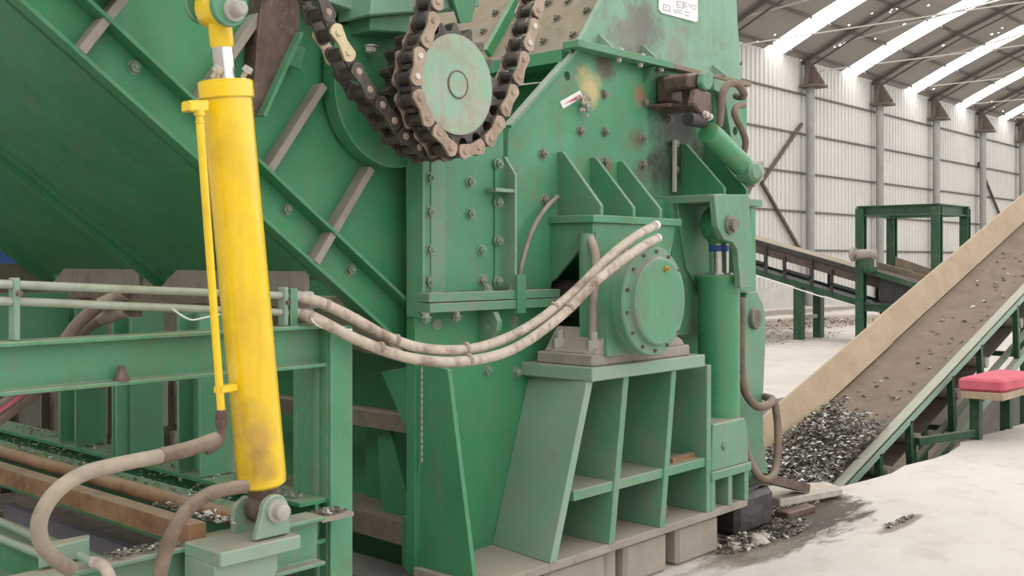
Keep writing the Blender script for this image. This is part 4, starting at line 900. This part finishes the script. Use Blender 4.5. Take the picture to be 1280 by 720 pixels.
B().prism([V((XA,4.13,zr(XA)-.08)), V((XA,4.13,zr(XA))), V((XB,4.13,zr(XB))), V((XB,4.13,zr(XB)-.08))], (0,.06,0)).obj('rail', M['green_pale'], cv)
for y in (3.38, 4.16): B().prism([V((7.3,y-.03,zr(7.3)-.66)), V((7.3,y-.03,zr(7.3)-.59)), V((XB,y-.03,zr(XB)-.59)), V((XB,y-.03,zr(XB)-.66))], (0,.06,0)).obj('lower_chord', M['green_pale'], cv)
B().prism([V((7.3,3.50,zr(7.3)-.64)), V((7.3,3.50,zr(7.3)-.60)), V((XB,3.50,zr(XB)-.60)), V((XB,3.50,zr(XB)-.64))], (0,.05,0)).obj('lower_chord', M['green_dusty'], cv)
B().prism([V((XA+.3,3.46,zr(XA+.3)-.36)), V((XA+.3,4.1,zr(XA+.3)-.36)), V((XB,4.1,zr(XB)-.36)), V((XB,3.46,zr(XB)-.36))], (0,0,-.012)).obj('return_belt', M['belt_far'], cv)
# skirts: tan rubber boards along the far side
cuts = [XA+.15, 9.9, XB]
for i in range(2):
    x0_, x1_ = cuts[i]+(.006 if i else 0), cuts[i+1]
    dy = .012*i
    B().prism([V((x0_,BY1-.02+dy,zr(x0_)-.01)), V((x0_,BY1+.10+dy,zr(x0_)+.235)), V((x1_,BY1+.10+dy,zr(x1_)+.235)), V((x1_,BY1-.02+dy,zr(x1_)-.01))], (0,.018,0)).obj('skirt_board', M['skirt'], cv, bevel=.003)
# struts and idlers on the near side
for i, px in enumerate((1100, 1138, 1190, 1226, 1271)):
    lo_, hi_ = 6.5, 14.
    for _ in range(40):
        mid = (lo_+hi_)/2; q = V((mid,3.37,zr(mid)))-EYE
        if 640+FOC*q.dot(RGT)/q.dot(FWD) < px: lo_ = mid
        else: hi_ = mid
    x = lo_; B().bar((x,3.385,zr(x)-.06), (x+.06,3.385,zr(x)-.62), .05, .05, (1,0,0)).obj('strut', M['green_dark'], cv)
    xi = x+.28; B().bar((xi,3.46,zr(xi)-.62), (xi-.02,3.46,zr(xi)-.36), .05, .05, (1,0,0)).obj('idler_bracket', M['green_dark'], cv)
    B().cyl((xi-.02,3.40,zr(xi)-.33),(xi-.02,4.1,zr(xi)-.33),.05,16).obj('return_roller', M['dust'], cv, 40)
    B().bar((x+.3,3.4,zr(x)-.56),(x+.3,4.15,zr(x)-.56),.05,.05).obj('cross_tie', M['green_dark'], cv)
for x in (10.8, 14): 
    for y in (3.38, 4.16): B().bar((x,y,PZ if x < PX1 else 0),(x,y,zr(x)-.62),.07,.07,(1,0,0)).obj('support_leg', M['green_dark'], cv)
tail = B().cyl((XA+.1,3.40,zr(XA)-.12),(XA+.1,4.15,zr(XA)-.12),.1,24).obj('tail_drum', M['belt_far'], cv, 40)
# scrap heap on the belt
def belt_z(y):
    for (y0, d0), (y1, d1) in zip(prof, prof[1:]):
        if y <= y1: return d0+(d1-d0)*(y-y0)/(y1-y0)-.03
    return -.03
pts = []
while len(pts) < 8500:
    y = random.uniform(BY0+.014, BY1-.05); x = random.uniform(6.2, 8.95); f = (y-BY0)/(BY1-BY0)
    lim = 8.05+ .5*f + random.gauss(0,.13)
    if x > lim: continue
    h = .16*(1-(2*f-1)**2*.6)*min(1, max(0, (8.75-x)/.8)); z = zr(x)+belt_z(y)+.012+(h+.05)*random.random()**.4
    pts.append(V((x, y, z)))
tag(flakes('shredded_scrap', pts, .023, FL, (3.6,4.2,2.2,3.4,.03)), 'heap of grey and dark metal shreds at the foot of the conveyor belt', 'scrap', kind='stuff')
b = B()
for i in range(14):
    x = 6.1+i*.17; b.box((x, BY0+.02, zr(x)-.09), (x+.18, BY1-.03, zr(x)-.02+(.07 if 1 < i < 11 else 0)))
pts = [V((x, y, zr(x)+belt_z(y)+.022)) for x, y in [(random.uniform(8.2, 13), random.uniform(BY0+.1, BY1-.1)) for _ in range(90)]]
tag(flakes('belt_crumbs', pts, .03, FL[:4], (2,2,2,3)), 'stray scrap crumbs strewn up the dusty belt', 'debris', kind='stuff')
tag(flakes('blue_scrap', [V((8.12+.05*random.random(),3.50+.05*random.random(),zr(8.12)+.02)) for i in range(6)], .05, [M['flake_e']], (1,)), 'blue scrap piece at the edge of the shredded heap', 'scrap')
# red cushion on a board and post
se = thing('bench_seat', 'red foam cushion on a pale board and green post beside the conveyor', 'seat', (9.1, 3.0, 0))
q = onY(1198,480,3.2); sx, szz = q.x-.02, .425
B().prism([V((sx,3.20,szz)), V((sx+.06,2.86,szz)), V((sx+.95,2.80,szz)), V((sx+.95,3.20,szz))], (0,0,.105)).obj('cushion', M['pink'], se, None, .02)
B().box((sx+.02,2.85,szz-.06),(sx+1.2,3.18,szz-.002)).obj('board', M['wood'], se)
for dx in (.22, 1.0): B().box((sx+dx,3.10,PZ),(sx+dx+.08,3.18,szz-.06)).obj('post', M['green_dark'], se)
B().bar((sx+.26,3.14,.05),(sx-.5,3.34,.05),.05,.06).obj('tie', M['green_dark'], se)
# broken slab pieces and soil by the pit corner
tag(B().prism([V((5.68,3.02,.064)), V((6.42,2.98,.0164)), V((6.62,3.18,.0035)), V((5.78,3.40,.0576))], (0,0,.045)).obj('broken_board', M['rubble'], None, bevel=.006), 'pale broken slab piece bridging the pit corner', 'slab')
tag(B().prism([V((5.66,2.96,0)), V((5.95,2.93,0)), V((5.98,3.02,0)), V((5.68,3.06,0))], (0,0,.043)).obj('plank_end', M['rust_dark'], None, bevel=.006), 'dark stub of plank under the broken slab piece', 'plank')
tag(B().bar((5.50,3.03,.262),(6.05,3.07,.113),.10,.05).obj('greasy_plank', M['rust_dark']), 'brown greasy plank leaning from the caked block to the pit', 'plank')
b = B()
def mound(cx, cy, rx, ry, h, n, size, mats, w, name, label):
    pts = []
    for i in range(n):
        a = random.uniform(0, 2*pi); r = sqrt(random.random()); pts.append(V((cx+rx*r*cos(a), cy+ry*r*sin(a), .004+h*(1-r)*random.random())))
    pts = clear_of(pts, [(4.42,4.84,2.89,3.3),(5.08,5.57,2.94,3.3),(5.64,6.0,2.91,3.08),(18.58,18.82,9.43,9.67),(19.38,19.62,9.43,9.67)])
    tag(flakes(name, pts, size, mats, w), label, 'debris', kind='stuff')
mound(5.35, 2.93, .42, .16, .05, 900, .018, FL[:4], (6,1.5,.7,4), 'oily_debris', 'dark oily debris spread on the floor by the machine foot')
mound(5.02, 2.90, .25, .10, .06, 350, .02, FL[:4]+[M['rubble']], (3,1,1,3,3), 'rubble_debris', 'broken crumbs between end concrete block and greasy block')
mound(6.05, 2.47, .22, .03, .008, 60, .016, FL[:4], (4,1,.3,3), 'floor_crumbs', 'thin line of dark crumbs on the pale floor')
for i, (x, y, s) in enumerate(((5.10,2.84,.055),(4.92,2.87,.04),(5.22,2.87,.035))):
    b = B(); b.lathe((x,y,-.005),(x,y,1), [(0,s*.8),(s*.3,s),(s*.7,s*.8),(s,s*.35)], 7)
    for v in b.bm.verts: v.co += V((random.uniform(-1,1), random.uniform(-1,1), 0))*s*.25
    tag(b.obj('rubble_lump', M['rubble']), ['largest pale rubble lump by the greasy block','pale rubble lump touching the end concrete block','small pale rubble lump in the oily debris'][i], 'rubble')
mound(18, 10.2, 3.2, 1.0, .02, 260, .03, FL[:4], (3,1,1,3), 'far_floor_crumbs', 'scattered crumbs on the far floor below the second conveyor')
mound(23, 11.8, 3.5, 1.3, .05, 420, .05, FL[:4], (3,1,1,4), 'far_soil_crumbs', 'brown crumbs spread on the far floor before the plinth')

# ================================================================== FAR CONVEYOR AND GANTRY
gx0, gx1, gy0, gy1 = 18.4, 19.75, 6.86, 8.2
gan = thing('steel_gantry', 'dark green box frame straddling the far conveyor', 'frame', (19, 7.5, 0))
for x, y in ((gx0,gy0),(gx0,gy1),(gx1,gy0),(gx1,gy1)):
    B().ibeam((x,y,0),(x,y,2.42), .15, .15, .02, .014, (1,0,0)).box((x-.11,y-.11,0),(x+.11,y+.11,.02)).obj('post', M['green_dark'], gan)
for p0, p1 in (((gx0,gy0-.07),(gx0,gy1+.07)),((gx1,gy0-.07),(gx1,gy1+.07)),((gx0,gy0),(gx1,gy0)),((gx0,gy1),(gx1,gy1))):
    B().ibeam((*p0,2.37),(*p1,2.37), .12, .18, .02, .014).obj('top_beam', M['green_dark'], gan)
B().ibeam((gx0,gy0,.66),(gx0,gy1,.66), .10, .14, .02, .014).obj('tie_beam', M['green_dark'], gan)
# slanting deck with motor carried in the gantry
dk = thing('screen_deck', 'grimy slanting deck with green edge inside the gantry', 'deck', (19, 7.5, 1.3))
B().prism([V((gx0-.05,gy1-.074,1.372)), V((gx0-.05,gy0+.15,1.06)), V((gx0-.05,gy0+.15,.96)), V((gx0-.05,gy1-.074,1.272))], (.05,0,0)).prism([V((gx0-.05,gy0+.1,.98)), V((gx1+.1,gy0+.1,1.0)), V((gx1+.1,gy0+.1,1.08)), V((gx0-.05,gy0+.1,1.06))], (0,.05,0)).obj('edge_beam', M['green_dark'], dk)
B().prism([V((gx0,gy1-.074,1.314)), V((gx0,gy0+.15,1.02)), V((gx1,gy0+.15,1.02)), V((gx1,gy1-.074,1.314))], (0,0,.05)).obj('plate', M['belt_far'], dk)
B().prism([V((gx0+.5,gy1-.08,1.47)), V((gx0+.5,gy0+.3,1.20)), V((gx0+.5,gy0+.3,1.095)), V((gx0+.5,gy1-.08,1.35))], (.04,0,0)).obj('side_board', M['dusty_brown'], dk)
B().prism([V((gx1-.05,gy1-.08,1.56)), V((gx1-.05,gy0+.3,1.24)), V((gx1-.05,gy0+.3,1.10)), V((gx1-.05,gy1-.08,1.36))], (.04,0,0)).obj('side_board', M['dusty_brown'], dk)
for x in (gx0+.10, gx1-.14): B().prism([V((x,gy0+.2,.50)), V((x,gy1-.3,.50)), V((x,gy1-.3,1.26)), V((x,gy0+.2,1.035))], (.04,0,0)).obj('chute_cheek', M['frame_far'], dk)
mo = thing('electric_motor', 'grey-green electric motor with pulley on the deck edge', 'motor', (gx0+.05, gy1-.2, 1.40))
p = V((gx0-.25, gy1+.08, 1.60))
B().lathe(p, p+V((0,-1,0)), [(0,.08),(.03,.13),(.08,.13),(.09,.06),(.12,.05),(.13,.08),(.15,.09),(.42,.09),(.45,.08),(.48,.05)], 24).obj('body', M['dust'], mo, 35)
B().box((p.x-.07,p.y-.40,1.30),(gx0-.045,p.y-.27,1.38)).box((p.x-.07,p.y-.40,1.38),(p.x+.07,p.y-.20,1.53)).obj('foot', M['green_dark'], mo)
# long conveyor coming down into the gantry
fc = thing('far_conveyor', 'dark dusty belt conveyor sloping down into the green gantry', 'conveyor', (19, 10, 0))
x0_, x1_ = 18.75, 19.45
def zc(y): return 1.9+(y-10.7)*.265
ya, yb = 13.5, 7.0
B().prism([V((x0_,ya,zc(ya))), V((x0_,yb,zc(yb))), V((x1_,yb,zc(yb))), V((x1_,ya,zc(ya)))], (0,0,.05)).obj('belt', M['dusty_brown'], fc)
B().prism([V((x0_-.05,ya,zc(ya)-.03)), V((x0_-.05,yb,zc(yb)-.03)), V((x0_-.05,yb,zc(yb)+.06)), V((x0_-.05,ya,zc(ya)+.06))], (.05,0,0)).obj('top_rail', M['frame_far'], fc)
for x in (x0_-.06, x1_): B().prism([V((x,ya,zc(ya)-.62)), V((x,yb,zc(yb)-.62)), V((x,yb,zc(yb)-.50)), V((x,ya,zc(ya)-.50))], (.06,0,0)).obj('lower_rail', M['green_dark'], fc)
B().prism([V((x0_-.02,ya,zc(ya)-.20)), V((x0_-.02,yb,zc(yb)-.20)), V((x0_-.02,yb,zc(yb)-.02)), V((x0_-.02,ya,zc(ya)-.02))], (.02,0,0)).obj('belt_skirt', M['belt_far'], fc)
B().prism([V((x0_,ya,zc(ya)-.55)), V((x0_,yb,zc(yb)-.55)), V((x1_,yb,zc(yb)-.55)), V((x1_,ya,zc(ya)-.55))], (0,0,-.02)).obj('return_belt', M['frame_far'], fc)
y = 7.4; i = 0
while y < 13.2:
    for x in (x0_-.05, x1_): B().bar((x,y,zc(y)-.56),(x,y,zc(y)-.0),.05,.06,(0,1,0)).obj('post', M['frame_far'], fc)
    yy = y+.28
    B().bar((x0_-.05,y,zc(y)-.36),(x0_-.05,y+.55,zc(y+.55)-.36),.05,.05,(0,0,1)).obj('idler_rail', M['frame_far'], fc)
    B().bar((x0_-.05,y+.55,zc(y+.55)-.56),(x0_-.05,y+.55,zc(y+.55)-.1),.05,.05,(0,1,0)).obj('post', M['frame_far'], fc)
    B().cyl((x0_,y+.3,zc(y+.3)-.12),(x1_,y+.3,zc(y+.3)-.12),.05,12).obj('idler', M['frame_far'], fc, 40)
    y += .95; i += 1
for y in (9.55,): 
    for x in (x0_-.05, x1_+.05):
        B().box((x-.08,y-.08,0),(x+.08,y+.08,zc(y)-.6)).obj('leg', M['green_dark'], fc)
    B().bar((x0_-.05,y,.42),(x1_+.05,y,.42),.06,.07).obj('leg_tie', M['bolt_pale'], fc)
tag(B().tube([V((x0_-.075,ya,zc(ya)-.58)), V((x0_-.143,10.5,zc(10.5)-.62)), V((x0_-.143,9,zc(9)-.64)), V((x0_-.075,7.6,zc(7.6)-.60))], .014, 6).obj('white_cable', M['white'], None, 60), 'thin white cable strung along the far conveyor', 'cable')
mound(25.4, 15.9, .7, .25, .25, 220, .12, FL[:1], (1,), 'dark_rag_heap', 'dark heap lying on the plinth of the back wall')
